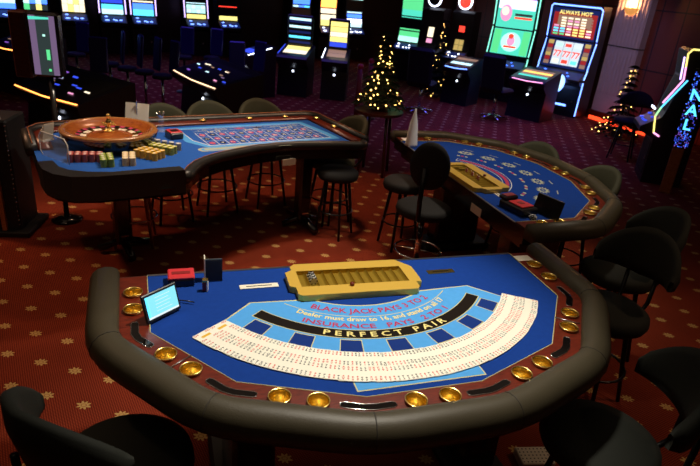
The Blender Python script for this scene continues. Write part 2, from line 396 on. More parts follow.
def make_table(loc, rz, label, felt_fn, src=None):
    t = thing('blackjack_table', (*loc, 0), rz, label, 'table')
    mb = M(); felt_fn(mb); mb.prism(FELT, TZ - .03, TZ - .002, 'matt_black'); mb.build('felt_surface', t, fix=False)
    # mahogany ring with holes for the cups
    outer = [(-1.079, .0)] + RIN[1:-1] + [(1.079, .0)]
    loop = outer + FELT[::-1]
    mb = M(); mb.flat([loop] + [circle(c, .037) for c in CUPS], TZ + .004, 'mahogany')
    n = len(FELT)
    for i in range(n - 1):
        a, b = FELT[i], FELT[i + 1]; mb.quad((*a, TZ - .01), (*b, TZ - .01), (*b, TZ + .004), (*a, TZ + .004), 'mahogany')
    for ln in (FELT,):
        mb.tube([(*p, TZ + .004) for p in ln], .0022, 'felt_gold', 4)
    for sx in (-1, 1): mb.quad((sx * .96, 0, .84), (sx * 1.079, 0, .84), (sx * 1.079, 0, TZ + .004), (sx * .96, 0, TZ + .004), 'mahogany')
    for fr in (-1, 1):                                       # thin steel joint strips across the wood
        a = Vector((.8005 * fr, -.645)); 
        e = (Vector(FELT[2]) - Vector(FELT[1])).normalized(); nrm = Vector((e.y, -e.x)); nrm.x *= -fr if nrm.x < 0 and fr > 0 else 1
        p = Vector((abs(a.x) * fr, a.y)); q = p + Vector((abs(nrm.x) * fr, nrm.y)) * .108; mb.tube([(*p, TZ + .006), (*q, TZ + .006)], .0030, 'steel', 4)
    mb.build('wooden_rim', t, fix=False)
    # padded arm rest
    prof = [(-.002, .886), (-.002, .925), (.006, .942), (.025, .953), (.055, .957), (.085, .950), (.108, .932), (.122, .905), (.124, .880), (.116, .858), (.095, .845), (.0, .845)]
    base = [(-1.079, .015)] + RIN[1:-1] + [(1.079, .015)]
    rings = []
    for d, z in prof: rings.append([(*p, z) for p in rnd(offs(base, d), .28 + d * 3)])
    mb = M(); nr = len(rings[0]); vs = [v for r in rings for v in r]; fs = []
    for k in range(len(prof)):
        kk = (k + 1) % len(prof)
        for i in range(nr - 1): fs.append((k * nr + i, k * nr + i + 1, kk * nr + i + 1, kk * nr + i))
    fs.append(tuple(k * nr for k in range(len(prof)))); fs.append(tuple(k * nr + nr - 1 for k in range(len(prof) - 1, -1, -1)))
    mb.add(vs, fs, 'leather', True)
    for ci in (2, 5, 3, 4, 1, 6):                                    # stitched seams at the corners
        i = 1 + (ci - 1) * 5 + 2
        mb.tube([Vector(rings[k][i]) + Vector((0, 0, .0008)) for k in range(1, 10)], .0018, 'seam', 4)
    mb.build('arm_rest', t)
    # body, apron and edge trim
    ap = offs([(-.98, -.03)] + [(x * .93, y * .93) for x, y in FELT[1:-1]] + [(.98, -.03)], .02)
    mb = M(); mb.prism(ap, .74, .87, 'black_lacquer'); mb.build('apron', t)
    mb = M(); mb.box(-1.079, 1.079, -.012, .012, .80, .899, 'black_lacquer'); mb.box(-.96, .96, .0, .014, .899, .903, 'steel'); mb.build('edge_trim', t)
    for sx in (-1, 1):
        mb = M(); mb.box(sx * .56 - .09, sx * .56 + .09, -.68, -.24, .06, .74, 'black_lacquer', bev=.02); mb.box(sx * .56 - .15, sx * .56 + .15, -.80, -.12, 0, .06, 'matt_black', bev=.015); mb.build('leg', t)
    # plates set in the felt
    for x0, x1, y in ((-.56, -.383, -.162), (.388, .536, -.145)):
        mb = M(); mb.box(x0, x1, y - .018, y + .018, TZ, TZ + .004, 'paper' if x0 < 0 else 'brass'); mb.box(x0 + .03, x1 - .03, y - .003, y + .003, TZ + .004, TZ + .0045, 'groove_black'); mb.build('slot_plate', t)
    cup0 = None
    for c in CUPS:
        if cup0 is None:
            mb = M(); mb.lathe([(.030, -.062), (.036, -.02), (.0375, .004), (.0405, .008), (.0410, .012), (.0385, .0145), (.0362, .010), (.0352, -.02), (.033, -.050), (.024, -.058), (.0001, -.059)], 'brass', n=28)
            cup0 = mb.build('cup_holder', t, (*c, TZ + .0035))
        else: o = cup0.copy(); COL.objects.link(o); o.parent = t; o.location = (*c, TZ + .0035); o.rotation_euler = (0, 0, random.random())
    mid = offs(FELT, .056)
    for i in range(1, 7):                                    # chip grooves follow each corner
        b = Vector(mid[i]); a = b + (Vector(mid[i - 1]) - b).normalized() * .088; c = b + (Vector(mid[i + 1]) - b).normalized() * .088
        d0, d1 = (a - b).normalized(), (c - b).normalized(); path = [a, b + d0 * .02, b + d1 * .02, c]
        L_, R_ = [], []
        for k, p in enumerate(path):
            e = ((path[min(k + 1, 3)] - path[max(k - 1, 0)])).normalized(); nn = Vector((e.y, -e.x)) * .0145; L_.append(p + nn); R_.append(p - nn)
        e0 = (path[0] - path[1]).normalized() * .012; e1 = (path[3] - path[2]).normalized() * .012
        loop = L_ + [path[3] + e1 + (L_[3] - path[3]) * .6, path[3] + e1 + (R_[3] - path[3]) * .6] + R_[::-1] + [path[0] + e0 + (R_[0] - path[0]) * .6, path[0] + e0 + (L_[0] - path[0]) * .6]
        loop = [tuple(p) for p in loop]
        mb = M(); mb.prism(loop, TZ + .002, TZ + .0055, 'groove_black'); mb.tube([(*p, TZ + .0056) for p in loop], .0016, 'chrome', 5, closed=True); mb.build('chip_groove', t)
    return t
T1, Z1 = (2.191, -1.598), R(31.3); T2, Z2 = (2.548, .2365), R(122)
tb1 = make_table(T1, Z1, 'nearest blackjack table with blue felt, padded leather rim and a fan of cards', felt_main)
tb2 = make_table(T2, Z2, 'blackjack table with ornate gold betting spots behind the nearest table', felt_spots)
def W1(x, y): c, s = math.cos(Z1), math.sin(Z1); return (T1[0] + x * c - y * s, T1[1] + x * s + y * c)
def W2(x, y): c, s = math.cos(Z2), math.sin(Z2); return (T2[0] + x * c - y * s, T2[1] + x * s + y * c)

# ------------------------------------------------------------------ the fan of cards
def diamond(mb, x, y, r, z, mat): mb.add([(x - r * .8, y, z), (x, y - r, z), (x + r * .8, y, z), (x, y + r, z)], [(0, 1, 2, 3)], mat)
def heart(mb, x, y, r, z, mat, inv=False):
    k = -1 if inv else 1; P = [(0, -1), (.75, -.1), (.85, .45), (.5, .8), (.12, .62), (0, .4), (-.12, .62), (-.5, .8), (-.85, .45), (-.75, -.1)]
    mb.add([(x + a * r, y + b * r * k, z) for a, b in P], [tuple(range(10))], mat)
def card_mesh(rank, mat, suit):
    mb = M(); w, h = .0315, .044; e = .003; t = .0003
    out = [(-w + e, -h), (w - e, -h), (w, -h + e), (w, h - e), (w - e, h), (-w + e, h), (-w, h - e), (-w, -h + e)]
    mb.prism(out, 0, t, 'card_white', 'card_edge'); z = t + .0001
    for sx in (1, -1):
        for sy in (1, -1):                                   # an index in each of the four corners
            vs, fs = text_geo(rank, .017); k = .62 if rank == '10' else .95
            mb.add([(sx * sy * (v[0] * k) + sx * (-w + .0082), sy * (v[1] + h - .0160) if sx * sy > 0 else sy * (v[1] + h - .0160), z) for v in vs] if sx * sy > 0 else [(v[0] * k * sx * sx * (1 if sy > 0 else -1) + sx * (-w + .0082), sy * (v[1] + h - .0160), z) for v in vs], fs, mat)
            x, y = sx * (-w + .0082), sy * (h - .0235)
            (diamond(mb, x, y, .0052, z, mat) if suit == 0 else heart(mb, x, y, .0047, z, mat, inv=(suit == 2) ^ (sy < 0)))
    n = int(rank) if rank.isdigit() else 0
    if n == 0: mb.quad((-.006, -.022, z), (.008, -.022, z), (.008, .022, z), (-.006, .022, z), 'chip_yellow' if rank != 'A' else mat)
    else:
        for k in range(max(1, n // 2)): y = -.026 + .052 * (k + .5) / max(1, n // 2); diamond(mb, .004, y, .005, z, mat)
    return mb.mesh('playing_card')
CARDS = [card_mesh(r, ('pip_red', 'pip_red', 'pip_black', 'pip_black')[s], min(s, 2)) for s in (0, 1, 2, 3) for r in ('A', '2', '3', '4', '5', '6', '7', '8', '9', '10', 'J', 'Q', 'K')]
CARDS = [CARDS[i] for i in range(len(CARDS))]
for ring, (rad, lab) in enumerate(((.845, 'white playing card in the inner row of the card fan on the nearest table'), (.932, 'white playing card in the outer row of the card fan on the nearest table'))):
    N = 104; a0, a1 = (-R(52.4), R(54.2))
    grp = ('playing cards in the inner row of the fan', 'playing cards in the outer row of the fan')[ring]
    for k in range(N):
        a = a0 + (a1 - a0) * k / (N - 1) + random.uniform(-.0012, .0012); rr = rad + random.uniform(-.0022, .0022) + .003 * math.sin(a * 3 + ring)
        x, y = polar(rr, a); o = bpy.data.objects.new('playing_card', random.choice(CARDS)); COL.objects.link(o)
        wx, wy = W1(x, y)
        tilt = math.atan2(.0006 + .0000, .016)               # each card leans on the one before it
        o.location = (wx, wy, TZ + .0030 + ring * .0014)
        # card's local x runs along the arc, its top towards the dealer (inner) - index shows on the left edge
        o.rotation_mode = 'XYZ'; o.rotation_euler = (0, -tilt if False else tilt * -1, Z1 + a + random.uniform(-.012, .012))
        tag(o, lab, 'playing card', grp)

# ------------------------------------------------------------------ things on the nearest table
def chip_tray(name, loc, rz, label, chips):
    t = thing(name, loc, rz, label, 'chip tray')
    mb = M(); h = .032
    o = [(-.275, -.15), (.275, -.15), (.292, -.13), (.292, -.085), (.32, -.085), (.325, -.04), (.325, .07), (.29, .115), (.262, .15), (-.262, .15), (-.285, .125), (-.285, .09), (-.318, .07), (-.318, -.06), (-.292, -.075), (-.292, -.135)]
    inn = [(-.265, -.072), (.262, -.072), (.262, .078), (-.265, .078)]
    mb.flat([o, inn], h, 'tray_gold'); n = len(o)
    for i in range(n): a, b = o[i], o[(i + 1) % n]; mb.quad((*a, 0), (*b, 0), (*b, h), (*a, h), 'tray_gold')
    for i in range(4): a, b = inn[i], inn[(i + 1) % 4]; mb.quad((*b, .008), (*a, .008), (*a, h), (*b, h), 'tray_recess')
    mb.build('frame', t, fix=False)
    mb = M(); rows = 12
    for k in range(rows):
        x0 = -.265 + .527 * k / rows; w = .527 / rows; vs = []; 
        for j in range(7): u = PI * j / 6; xx = x0 + w / 2 - w / 2 * math.cos(u); zz = .026 - .018 * math.sin(u); vs += [(xx, -.072, zz), (xx, .078, zz)]
        mb.add(vs, [(2 * j, 2 * j + 2, 2 * j + 3, 2 * j + 1) for j in range(6)], 'tray_recess', True)
    mb.box(-.27, .267, -.08, .085, 0, .010, 'tray_recess'); mb.build('tube_rows', t, fix=False)
    mb = M(); mb.cyl((-.03, -.085, 0), .011, h, h + .014, 'mahogany', 12); mb.build('knob', t)
    return t
cxy = W1(-.025, -.185)
chip_tray('chip_tray', (*cxy, TZ + .001), Z1 - R(1.5), 'gold chip tray with recessed rows at the dealer edge of the nearest table', 0)
cxy = W2(-.125, -.06 - .085)
chip_tray('chip_tray', (*cxy, TZ + .001), Z2 + R(1), 'yellow gold chip tray on the blackjack table behind, holding a green slip', 1)
def poker_chip(x, y, z, mat, lab, grp, edge='chip_white', roll=None):
    mb = M(); mb.lathe([(.0001, 0), (.0195, 0), (.0195, .0033), (.0001, .0033)], mat, n=16, smooth=False)
    for k in range(6):
        a = PI / 3 * k; mb.box(.013, .0198, -.003, .003, -.0002, .0036, edge, rot=Matrix.Rotation(a, 3, 'Z'))
    o = mb.build('casino_chip', loc=(x, y, z))
    if roll: o.rotation_euler = roll
    return tag(o, lab, 'casino chip', grp)
for k in range(6):
    x, y = W1(-.270 + .0001, -.0); 
    px, py = W1(-.262 + .035, -.150 - .012 * k + .0); poker_chip(px, py, TZ + .036, ('chip_black', 'chip_white')[k % 2], 'black and white casino chip standing in the left end of the gold tray', 'chips standing in the near tray', ('chip_white', 'chip_black')[k % 2], (PI / 2, 0, Z1))
# green slip and chips in the tray of the second table
px, py = W2(.06, -.14); mb = M(); mb.box(-.04, .04, -.022, .022, 0, .002, 'chip_green'); o = mb.build('paper_slip', loc=(px, py, TZ + .046), rz=Z2 + .5); o.rotation_euler = (.35, 0, Z2 + .6); tag(o, 'small pale green slip sticking out of the tray on the back blackjack table', 'paper')
for k in range(5):
    px, py = W2(-.02 - .045 * k, -.145 - .01 * (k % 2)); poker_chip(px, py, TZ + .036, ('chip_red', 'chip_yellow')[k % 2], 'casino chip lying on its edge in the tray of the back blackjack table', 'chips in the back tray', 'chip_white', (PI / 2, 0, Z2))

# tablet with a bright screen
bl, br = Vector(W1(-.953, -.412)), Vector(W1(-.827, -.311)); d = br - bl; wd = d.length
t = thing('tablet_display', ((bl.x + br.x) / 2, (bl.y + br.y) / 2, TZ + .008), math.atan2(d.y, d.x), 'black framed tablet with a bright cyan screen at the left of the nearest table', 'screen')
rt = Matrix.Rotation(-R(16), 3, 'X'); hh = .118; w = wd / 2 + .004
mb = M(); mb.box(-w, w, -.006, .006, 0, hh, 'black_plastic', rot=rt, bev=.003); mb.build('bezel', t)
mb = M()
def tp(x, z, y=-.0068): return tuple(rt @ Vector((x, y, z)))
mb.quad(tp(-w + .012, .013), tp(w - .010, .013), tp(w - .010, hh - .011), tp(-w + .012, hh - .011), 'e_tablet')
mb.quad(tp(-w + .012, .013, -.0071), tp(w - .010, .013, -.0071), tp(w - .010, .021, -.0071), tp(-w + .012, .021, -.0071), 'e_tablet_w')
mb.quad(tp(-w + .012, .021, -.0071), tp(-w + .022, .021, -.0071), tp(-w + .022, hh - .011, -.0071), tp(-w + .012, hh - .011, -.0071), 'e_cyan')
for k in range(5): zz = .035 + k * .014; mb.quad(tp(-.03, zz, -.0072), tp(.045 - .01 * (k % 2), zz, -.0072), tp(.045 - .01 * (k % 2), zz + .0018, -.0072), tp(-.03, zz + .0018, -.0072), 'e_tablet_w')
mb.build('screen', t, fix=False)
mb = M(); mb.box(-.03, .03, .004, .06, 0, .008, 'black_plastic'); mb.tube([(0, .03, .005), (0, .03, .05)], .006, 'black_plastic'); mb.tube([(.03, .05, .004), (.10, .075, .004), (.13, .03, .004), (.15, -.01, .003)], .003, 'black_plastic', 5); mb.build('stand', t)

# red discard box
px, py = W1(-.812, -.075)
t = thing('discard_box', (px, py, TZ + .002), Z1, 'red topped black card box at the far left corner of the nearest table', 'card box')
mb = M(); mb.box(-.056, .056, -.045, .045, 0, .034, 'black_plastic', bev=.004); mb.build('body', t)
mb = M(); mb.box(-.058, .058, -.046, .046, .034, .048, 'red_plastic', bev=.004); mb.box(-.040, .040, -.012, .012, .048, .050, 'red_dark'); mb.build('lid', t)
# smoked card holder standing up
px, py = W1(-.668, -.085)
t = thing('card_holder', (px, py, TZ + .002), Z1, 'upright dark smoked panel card holder with a pale edge on the nearest table', 'card holder')
mb = M(); mb.box(-.038, .038, -.003, .003, 0, .115, 'glass_smoke', bev=.002); mb.box(-.038, .038, -.0045, -.003, .004, .108, 'matt_black'); mb.build('panel', t)
mb = M(); mb.box(-.041, -.037, -.005, .04, 0, .117, 'paper'); mb.build('edge', t)
mb = M(); mb.box(-.038, .038, -.003, .045, 0, .004, 'glass_smoke'); mb.build('base', t)
px, py = W1(-.712, -.165)
t = thing('lighter', (px, py, TZ + .002), Z1 - .2, 'small brass and red lighter standing before the dark card holder', 'lighter')
mb = M(); mb.box(-.013, .004, -.012, .012, 0, .045, 'red_dark', bev=.003); mb.build('body', t); mb = M(); mb.box(-.013, .012, -.012, .012, .045, .058, 'brass', bev=.002); mb.box(.005, .012, -.012, .012, 0, .045, 'paper_white'); mb.build('cap', t)
# paper notice on the far right of the rim
px, py = W1(1.005, -.066); mb = M(); mb.box(-.047, .047, -.030, .030, 0, .0015, 'paper'); o = mb.build('paper_card', loc=(px, py, TZ + .0045), rz=Z1); tag(o, 'blank cream card lying on the wooden rim at the far right of the nearest table', 'paper')

# ------------------------------------------------------------------ things on the back blackjack table
px, py = W2(-.755, -.13)
t = thing('card_shuffler', (px, py, TZ + .002), Z2 + R(12), 'black card shuffler with a red top on the back blackjack table', 'card shuffler')
mb = M(); mb.box(-.13, .10, -.07, .07, 0, .05, 'black_plastic', bev=.008); mb.box(.05, .12, -.06, .06, .05, .075, 'black_plastic', bev=.006); mb.build('body', t)
mb = M(); mb.box(-.10, .03, -.055, .055, .05, .060, 'red_plastic', bev=.003); mb.box(-.05, -.01, -.02, .02, .060, .062, 'red_dark'); mb.box(.06, .11, -.045, .045, .075, .080, 'red_dark'); mb.build('lid', t)
for k in range(7):
    px, py = W2(-.925 + .008 * (k % 3), -.150 - .008 * (k % 2)); poker_chip(px, py, TZ + .002 + .0034 * k, ('chip_black', 'chip_white')[k % 2], 'black and white chip in the small pile beside the red topped shuffler', 'chips beside the shuffler', ('chip_white', 'chip_black')[k % 2])
a, b = Vector(W2(-.975, -.301)), Vector(W2(-.785, -.248)); d = b - a
t = thing('table_monitor', ((a.x + b.x) / 2, (a.y + b.y) / 2, TZ + .002), math.atan2(d.y, d.x), 'black flat monitor seen from behind on the back blackjack table', 'screen')
rt = Matrix.Rotation(R(14), 3, 'X'); mb = M(); mb.box(-.105, .105, -.008, .008, 0, .13, 'black_plastic', rot=rt, bev=.004); mb.build('housing', t)
mb = M(); mb.box(-.03, .03, .008, .014, .03, .055, 'stool_metal', rot=rt); mb.build('bracket', t)
px, py = W2(1.0, -.06); mb = M(); mb.box(-.045, .045, -.03, .03, 0, .0015, 'paper_white'); o = mb.build('paper_card', loc=(px, py, TZ + .0045), rz=Z2); tag(o, 'white card on the far left rim of the back blackjack table', 'paper')
px, py = at(416, 166, .9)
mb = M(); mb.lathe([(.058, 0), (.055, .02), (.036, .20), (.012, .30), (.008, .33), (.0001, .335)], 'paper_white', n=14); px, py = W2(.80, -.03); o = mb.build('paper_cone', loc=(px, py, TZ + .004)); tag(o, 'tall white paper cone standing on the back blackjack table', 'paper cone')
px, py = W2(-.30, .016)
mb = M(); mb.box(-.07, .07, 0, .003, -.03, .03, 'paper'); o = mb.build('paper_notice', loc=(*W2(-.50, .013), .80), rz=Z2); tag(o, 'pale notice stuck to the dealer side edge of the back blackjack table', 'notice')

def sweep(mb, path, prof, mat):
    rings = [[(*p, zz) for p in offs(path, dd)] for dd, zz in prof]; n = len(path); vs = [v for r in rings for v in r]; fs = []
    for k in range(len(prof)):
        kk = (k + 1) % len(prof)
        for i in range(n - 1): fs.append((k * n + i, k * n + i + 1, kk * n + i + 1, kk * n + i))
    fs.append(tuple(k * n for k in range(len(prof)))); fs.append(tuple(k * n + n - 1 for k in range(len(prof) - 1, -1, -1)))
    mb.add(vs, fs, mat, True)
# ------------------------------------------------------------------ roulette table
ZR = R(46)
def WR(x, y): c, s = math.cos(ZR), math.sin(ZR); return (x * c - y * s, x * s + y * c)
t = thing('roulette_table', (0, 0, 0), ZR, 'long roulette table with blue felt, a dark apron and printed number grid', 'table')
front = [(-.81, -.70), (-.80, -.86), (-.75, -.98), (-.66, -1.06), (-.52, -1.10), (.03, -1.125), (.07, -1.07), (.13, -.97), (.21, -.87), (.32, -.785), (.44, -.72), (.60, -.66), (.80, -.60), (1.0, -.575), (1.2, -.58), (1.45, -.64), (1.72, -.72), (1.78, -.70), (1.80, -.62)]
outl = front + [(1.80, .20), (1.76, .27), (1.70, .30), (-.60, .30), (-.74, .25), (-.80, .12)]
mb = M(); mb.flat([outl], TZ, 'felt_azure'); z = TZ + .0006
# number grid
gx0, gx1, gy0, gy1 = .36, 1.54, -.44, .06
mb.flat([[(.28, .12), (.29, -.32), (.41, -.52), (1.64, -.52), (1.63, -.30), (1.57, .12)]], z, 'felt_light')
mb.flat([[(.345, .062), (.352, -.29), (.44, -.472), (1.572, -.472), (1.562, -.29), (1.52, .062)]], z + .0003, 'print_white')
mb.flat([[(.351, .056), (.359, -.286), (.445, -.466), (1.566, -.466), (1.556, -.286), (1.514, .056)]], z + .0006, 'felt_azure')
nx = 12; X0, X1 = .44, 1.50; 
RED = {1, 3, 5, 7, 9, 12, 14, 16, 18, 19, 21, 23, 25, 27, 30, 32, 34, 36}
for i in range(nx + 1):
    x = X0 + (X1 - X0) * i / nx; mb.quad((x - .0025, -.465, z + .0009), (x + .0025, -.465, z + .0009), (x + .0025, -.09, z + .0009), (x - .0025, -.09, z + .0009), 'print_white')
for k, y in enumerate((-.465, -.34, -.215, -.09, -.03, .03)): mb.quad((X0, y - .002, z + .0009), (X1 + (.07 if k < 4 else 0), y - .002, z + .0009), (X1 + (.07 if k < 4 else 0), y + .002, z + .0009), (X0, y + .002, z + .0009), 'print_white')
for i in range(nx):
    for j in range(3):
        num = i * 3 + j + 1; xc = X0 + (X1 - X0) * (i + .5) / nx; yc = -.4025 + .125 * j
        mb.flat([[(xc + .026 * math.cos(2 * PI * q / 12), yc + .036 * math.sin(2 * PI * q / 12)) for q in range(12)]], z + .0010, 'felt_red' if num in RED else 'felt_black')
        vs, fs = text_geo(str(num), .045); mb.add([(xc - v[1] * 1 + .016, yc + v[0], z + .0014) for v in vs], fs, 'print_white')
for i, s in enumerate(('1st 12', '2nd 12', '3rd 12')):
    xc = X0 + (X1 - X0) * (i + .5) / 3; flat_text(mb, s, .05, 'print_yellow', lambda x, y, xc=xc: (xc + x, -.075 + y, z + .0012))
for i, s in enumerate(('1-18', 'EVEN', None, None, 'ODD', '19-36')):
    xc = X0 + (X1 - X0) * (i + .5) / 6
    if s: flat_text(mb, s, .045, 'print_cream', lambda x, y, xc=xc: (xc + x, -.015 + y, z + .0012))
    else: mb.flat([[(xc - .06, 0), (xc, -.022), (xc + .06, 0), (xc, .022)]], z + .0012, 'felt_red' if i == 2 else 'felt_black')
# racetrack for neighbours' bets
def stad(x0, x1, y, r, n=10): return [(x1 + r * math.sin(PI * k / n), y - r * math.cos(PI * k / n)) for k in range(n + 1)] + [(x0 - r * math.sin(PI * k / n), y + r * math.cos(PI * k / n)) for k in range(n + 1)]
mb.flat([stad(.36, 1.10, -.565, .050)], z, 'print_cream'); mb.flat([stad(.37, 1.09, -.565, .036)], z + .0003, 'felt_light'); mb.flat([stad(.38, 1.08, -.565, .022)], z + .0006, 'print_cream')
mb.build('felt_surface', t, fix=False)
mb = M(); mb.prism(outl, TZ - .14, TZ - .002, 'black_lacquer'); mb.build('apron', t)
fr_ = front[5:]; mb = M(); vs = []; k_ = 0
sweep(mb, fr_, [(-.035, TZ - .02), (-.03, TZ + .012), (.0, TZ + .022), (.03, TZ + .012), (.04, TZ - .02), (.03, TZ - .05), (0, TZ - .06)], 'leather_dark'); mb.tube([(*q, TZ + .010) for q in offs(fr_, -.032)], .004, 'leg_wood', 5); mb.build('front_rest', t)
# dark padded rest before the wheel, wooden rail round the back and the right end
mb = M(); rest = [(-.82, -.70), (-.81, -.87), (-.76, -.99), (-.67, -1.075), (-.52, -1.115), (.03, -1.14), (.02, -1.045), (-.42, -1.045), (-.56, -1.0), (-.66, -.93), (-.71, -.84), (-.73, -.70)]
mb.prism(rest, TZ - .12, TZ + .045, 'leather_dark'); mb.build('padded_rest', t)
rail = [(1.80, -.66), (1.80, .20), (1.77, .27), (1.70, .30), (-.60, .30), (-.72, .26), (-.79, .16), (-.80, -.30)]
mb = M(); sweep(mb, rail, [(-.12, .90), (-.12, .918), (-.02, .925), (-.02, .90)], 'mahogany'); mb.build('wooden_rim', t)
mb = M(); sweep(mb, rail, [(-.025, .87), (-.025, .935), (-.010, .952), (.030, .955), (.055, .94), (.062, .90), (.05, .86)], 'leather_dark'); mb.tube([(x, y, .958) for x, y in offs(rail, .01)], .004, 'leg_wood', 5); mb.build('arm_rest', t)
for x, y in ((.62, .235), (1.08, .235), (1.46, .235), (1.745, .12), (1.745, -.22)):
    mb = M(); mb.lathe([(.0001, .001), (.026, .002), (.030, .012), (.036, .015), (.036, .018), (.030, .020), (.026, .008), (.0001, .006)], 'brass', n=20); mb.build('cup_holder', t, (x, y, TZ + .018))
for x, y in ((-.236, -.26), (1.40, -.32)):
    mb = M(); mb.box(x - .065, x + .065, y - .065, y + .065, .06, .74, 'black_lacquer', bev=.02); mb.tube([(x, y - .28, .04), (x, y, .09), (x, y + .28, .04)], .035, 'black_lacquer', 8); mb.tube([(x - .2, y, .04), (x, y, .09), (x + .2, y, .04)], .03, 'black_lacquer', 8)
    mb.box(x - .03, x + .03, y - .075, y - .062, .14, .155, 'chrome'); mb.build('leg', t)
mb = M(); mb.box(-.14, -.055, -1.150, -1.135, .815, .828, 'chrome'); mb.build('name_plate', t)

# wheel
wx, wy = WR(-.27, -.31)
rt_ = t; t = bpy.data.objects.new('roulette_wheel', None); COL.objects.link(t); t.parent = rt_; t.location = (-.28, -.27, TZ + .001); t.scale = (.90, .90, 1); t['label'] = 'polished orange wooden roulette wheel with a gold turret'
mb = M(); mb.lathe([(.30, 0), (.345, .02), (.375, .06), (.385, .10), (.385, .118)], 'black_lacquer', n=64, cap=False); mb.build('base', t)
mb = M(); mb.lathe([(.385, .112), (.392, .122), (.388, .135), (.365, .140), (.340, .136)], 'wheel_light_wood', n=64, cap=False); mb.lathe([(.340, .136), (.325, .120), (.285, .098), (.262, .090)], 'wheel_wood', n=64, cap=False); mb.build('bowl', t)
mb = M()
for k in range(37):
    a0, a1 = 2 * PI * k / 37, 2 * PI * (k + 1) / 37; mat = 'chip_edge_green' if k == 0 else ('felt_red' if k % 2 else 'felt_black')
    def q(r, a, zz): return (r * math.cos(a), r * math.sin(a), zz)
    mb.quad(q(.230, a0, .086), q(.262, a0, .092), q(.262, a1, .092), q(.230, a1, .086), mat)
    mb.quad(q(.180, a0, .074), q(.230, a0, .080), q(.230, a1, .080), q(.180, a1, .074), 'paper' if k % 3 else 'brass')
    mb.quad(q(.18, a0 - .006, .078), q(.232, a0 - .006, .088), q(.232, a0 + .006, .088), q(.18, a0 + .006, .078), 'brass')
mb.lathe([(.262, .090), (.26, .092), (.2585, .090)], 'brass', n=64, cap=False); mb.build('number_ring', t, fix=False)
mb = M(); mb.lathe([(.182, .078), (.15, .085), (.09, .098), (.04, .106), (.0001, .108)], 'wheel_wood', n=48, cap=False); mb.build('rotor', t)
mb = M(); mb.lathe([(.045, .104), (.04, .118), (.02, .126), (.014, .15), (.022, .165), (.028, .18), (.016, .195), (.012, .21), (.018, .222), (.015, .238), (.0001, .245)], 'brass', n=24)
for k in range(4):
    a = PI / 4 + PI / 2 * k; mb.tube([(0, 0, .165), (.05 * math.cos(a), .05 * math.sin(a), .165)], .006, 'brass', 6); mb.sphere((.056 * math.cos(a), .056 * math.sin(a), .165), .010, 'brass', 8)
mb.build('turret', t)

# chip stacks
def stack(x, y, top, edge, lab, grp, n=15):
    mb = M(); r = .0215; hgt = .0033
    for k in range(n):
        z0 = k * hgt; mb.lathe([(r, z0), (r, z0 + hgt * .86), (r * .96, z0 + hgt)], (edge if k % 2 else top), n=12, smooth=False)
    mb.lathe([(.0001, n * hgt + .0002), (r, n * hgt + .0002), (r, n * hgt)][::-1], top, n=12, smooth=False); mb.lathe([(.011, n * hgt + .0003), (.0001, n * hgt + .0004)], 'chip_white' if top != 'chip_cream' else 'paper', n=10, smooth=False)
    o = mb.build('chip_stack', loc=(*WR(x, y), TZ + .001), fix=False); return tag(o, lab, 'chip stack', grp)
def block(p0, p1, cols, rows, top, edge, name, n=17):
    # cols along p0->p1, rows to the back
    p0, p1 = Vector(p0), Vector(p1); d = (p1 - p0) / max(1, cols - 1); nn = Vector((-d.y, d.x)).normalized() * .044
    for i in range(cols):
        for j in range(rows): q = p0 + d * i + nn * j; stack(q.x, q.y, top, edge, '%s chip stack in the %s block beside the roulette wheel' % (name, name), '%s chip stacks by the wheel' % name, n)
block((-.61, -.62), (-.43, -.665), 5, 2, 'chip_red', 'chip_edge_dark', 'dull red')
block((-.425, -.795), (-.379, -.80), 2, 4, 'chip_green', 'chip_edge_green', 'green')
block((-.285, -.80), (-.239, -.81), 2, 4, 'chip_cream', 'chip_edge_brown', 'cream')
block((-.165, -.62), (-.070, -.74), 4, 3, 'chip_yellow', 'chip_edge_brown', 'orange yellow')
block((-.045, -.50), (.080, -.635), 5, 2, 'chip_lime', 'chip_edge_green', 'lime yellow')
block((.045, -.40), (.165, -.535), 4, 1, 'chip_grey', 'chip_black', 'grey and black')

# acrylic shield at the left end
t = thing('acrylic_shield', (*WR(-.70, -.72), TZ + .05), ZR + R(-65), 'clear acrylic wheel shield with rounded frame at the left end of the roulette table', 'shield')
mb = M(); pts = [(-.17, 0), (-.19, .03), (-.19, .13), (-.16, .165), (.10, .165), (.13, .13), (.13, 0)]
vs = [(x, 0, z) for x, z in pts]; mb.prism([(x, z) for x, z in pts], -.002, .002, 'acrylic'); o = mb.build('pane', t); o.rotation_euler = (PI / 2, 0, 0)
mb = M(); mb.tube([(x, 0, z) for x, z in pts], .004, 'paper_white', 6); mb.build('frame', t)
# small things around the wheel
px, py = WR(-.70, -.12); t = thing('card_rack', (px, py, TZ + .02), ZR + .6, 'pale acrylic rack of white cards at the left of the roulette wheel', 'card rack')
mb = M(); mb.box(-.05, .05, -.02, .02, 0, .015, 'paper_white'); mb.build('base', t)
for k in range(3): mb = M(); mb.box(-.045, .045, -.002, .002, 0, .13 - .02 * k, 'paper', rot=Matrix.Rotation(.25, 3, 'X'), at=(0, -.012 + .012 * k, .012)); mb.build('card', t)
a, b = Vector(WR(-.15, .31)), Vector(WR(.06, .31))
px, py = WR(.02, .17); t = thing('notice_stand', (px, py, TZ + .027), ZR - R(35), 'cream notice card on a small stand behind the roulette wheel', 'sign')
rt = Matrix.Rotation(R(-14), 3, 'X'); mb = M(); mb.box(-.10, .10, -.002, .002, .02, .19, 'paper', rot=rt); mb.build('card', t); mb = M(); mb.box(-.05, .05, -.03, .05, 0, .01, 'black_plastic'); mb.tube([(0, .02, 0), (0, .03, .20), (0, .02, .21)], .006, 'chrome', 6); mb.build('stand', t)
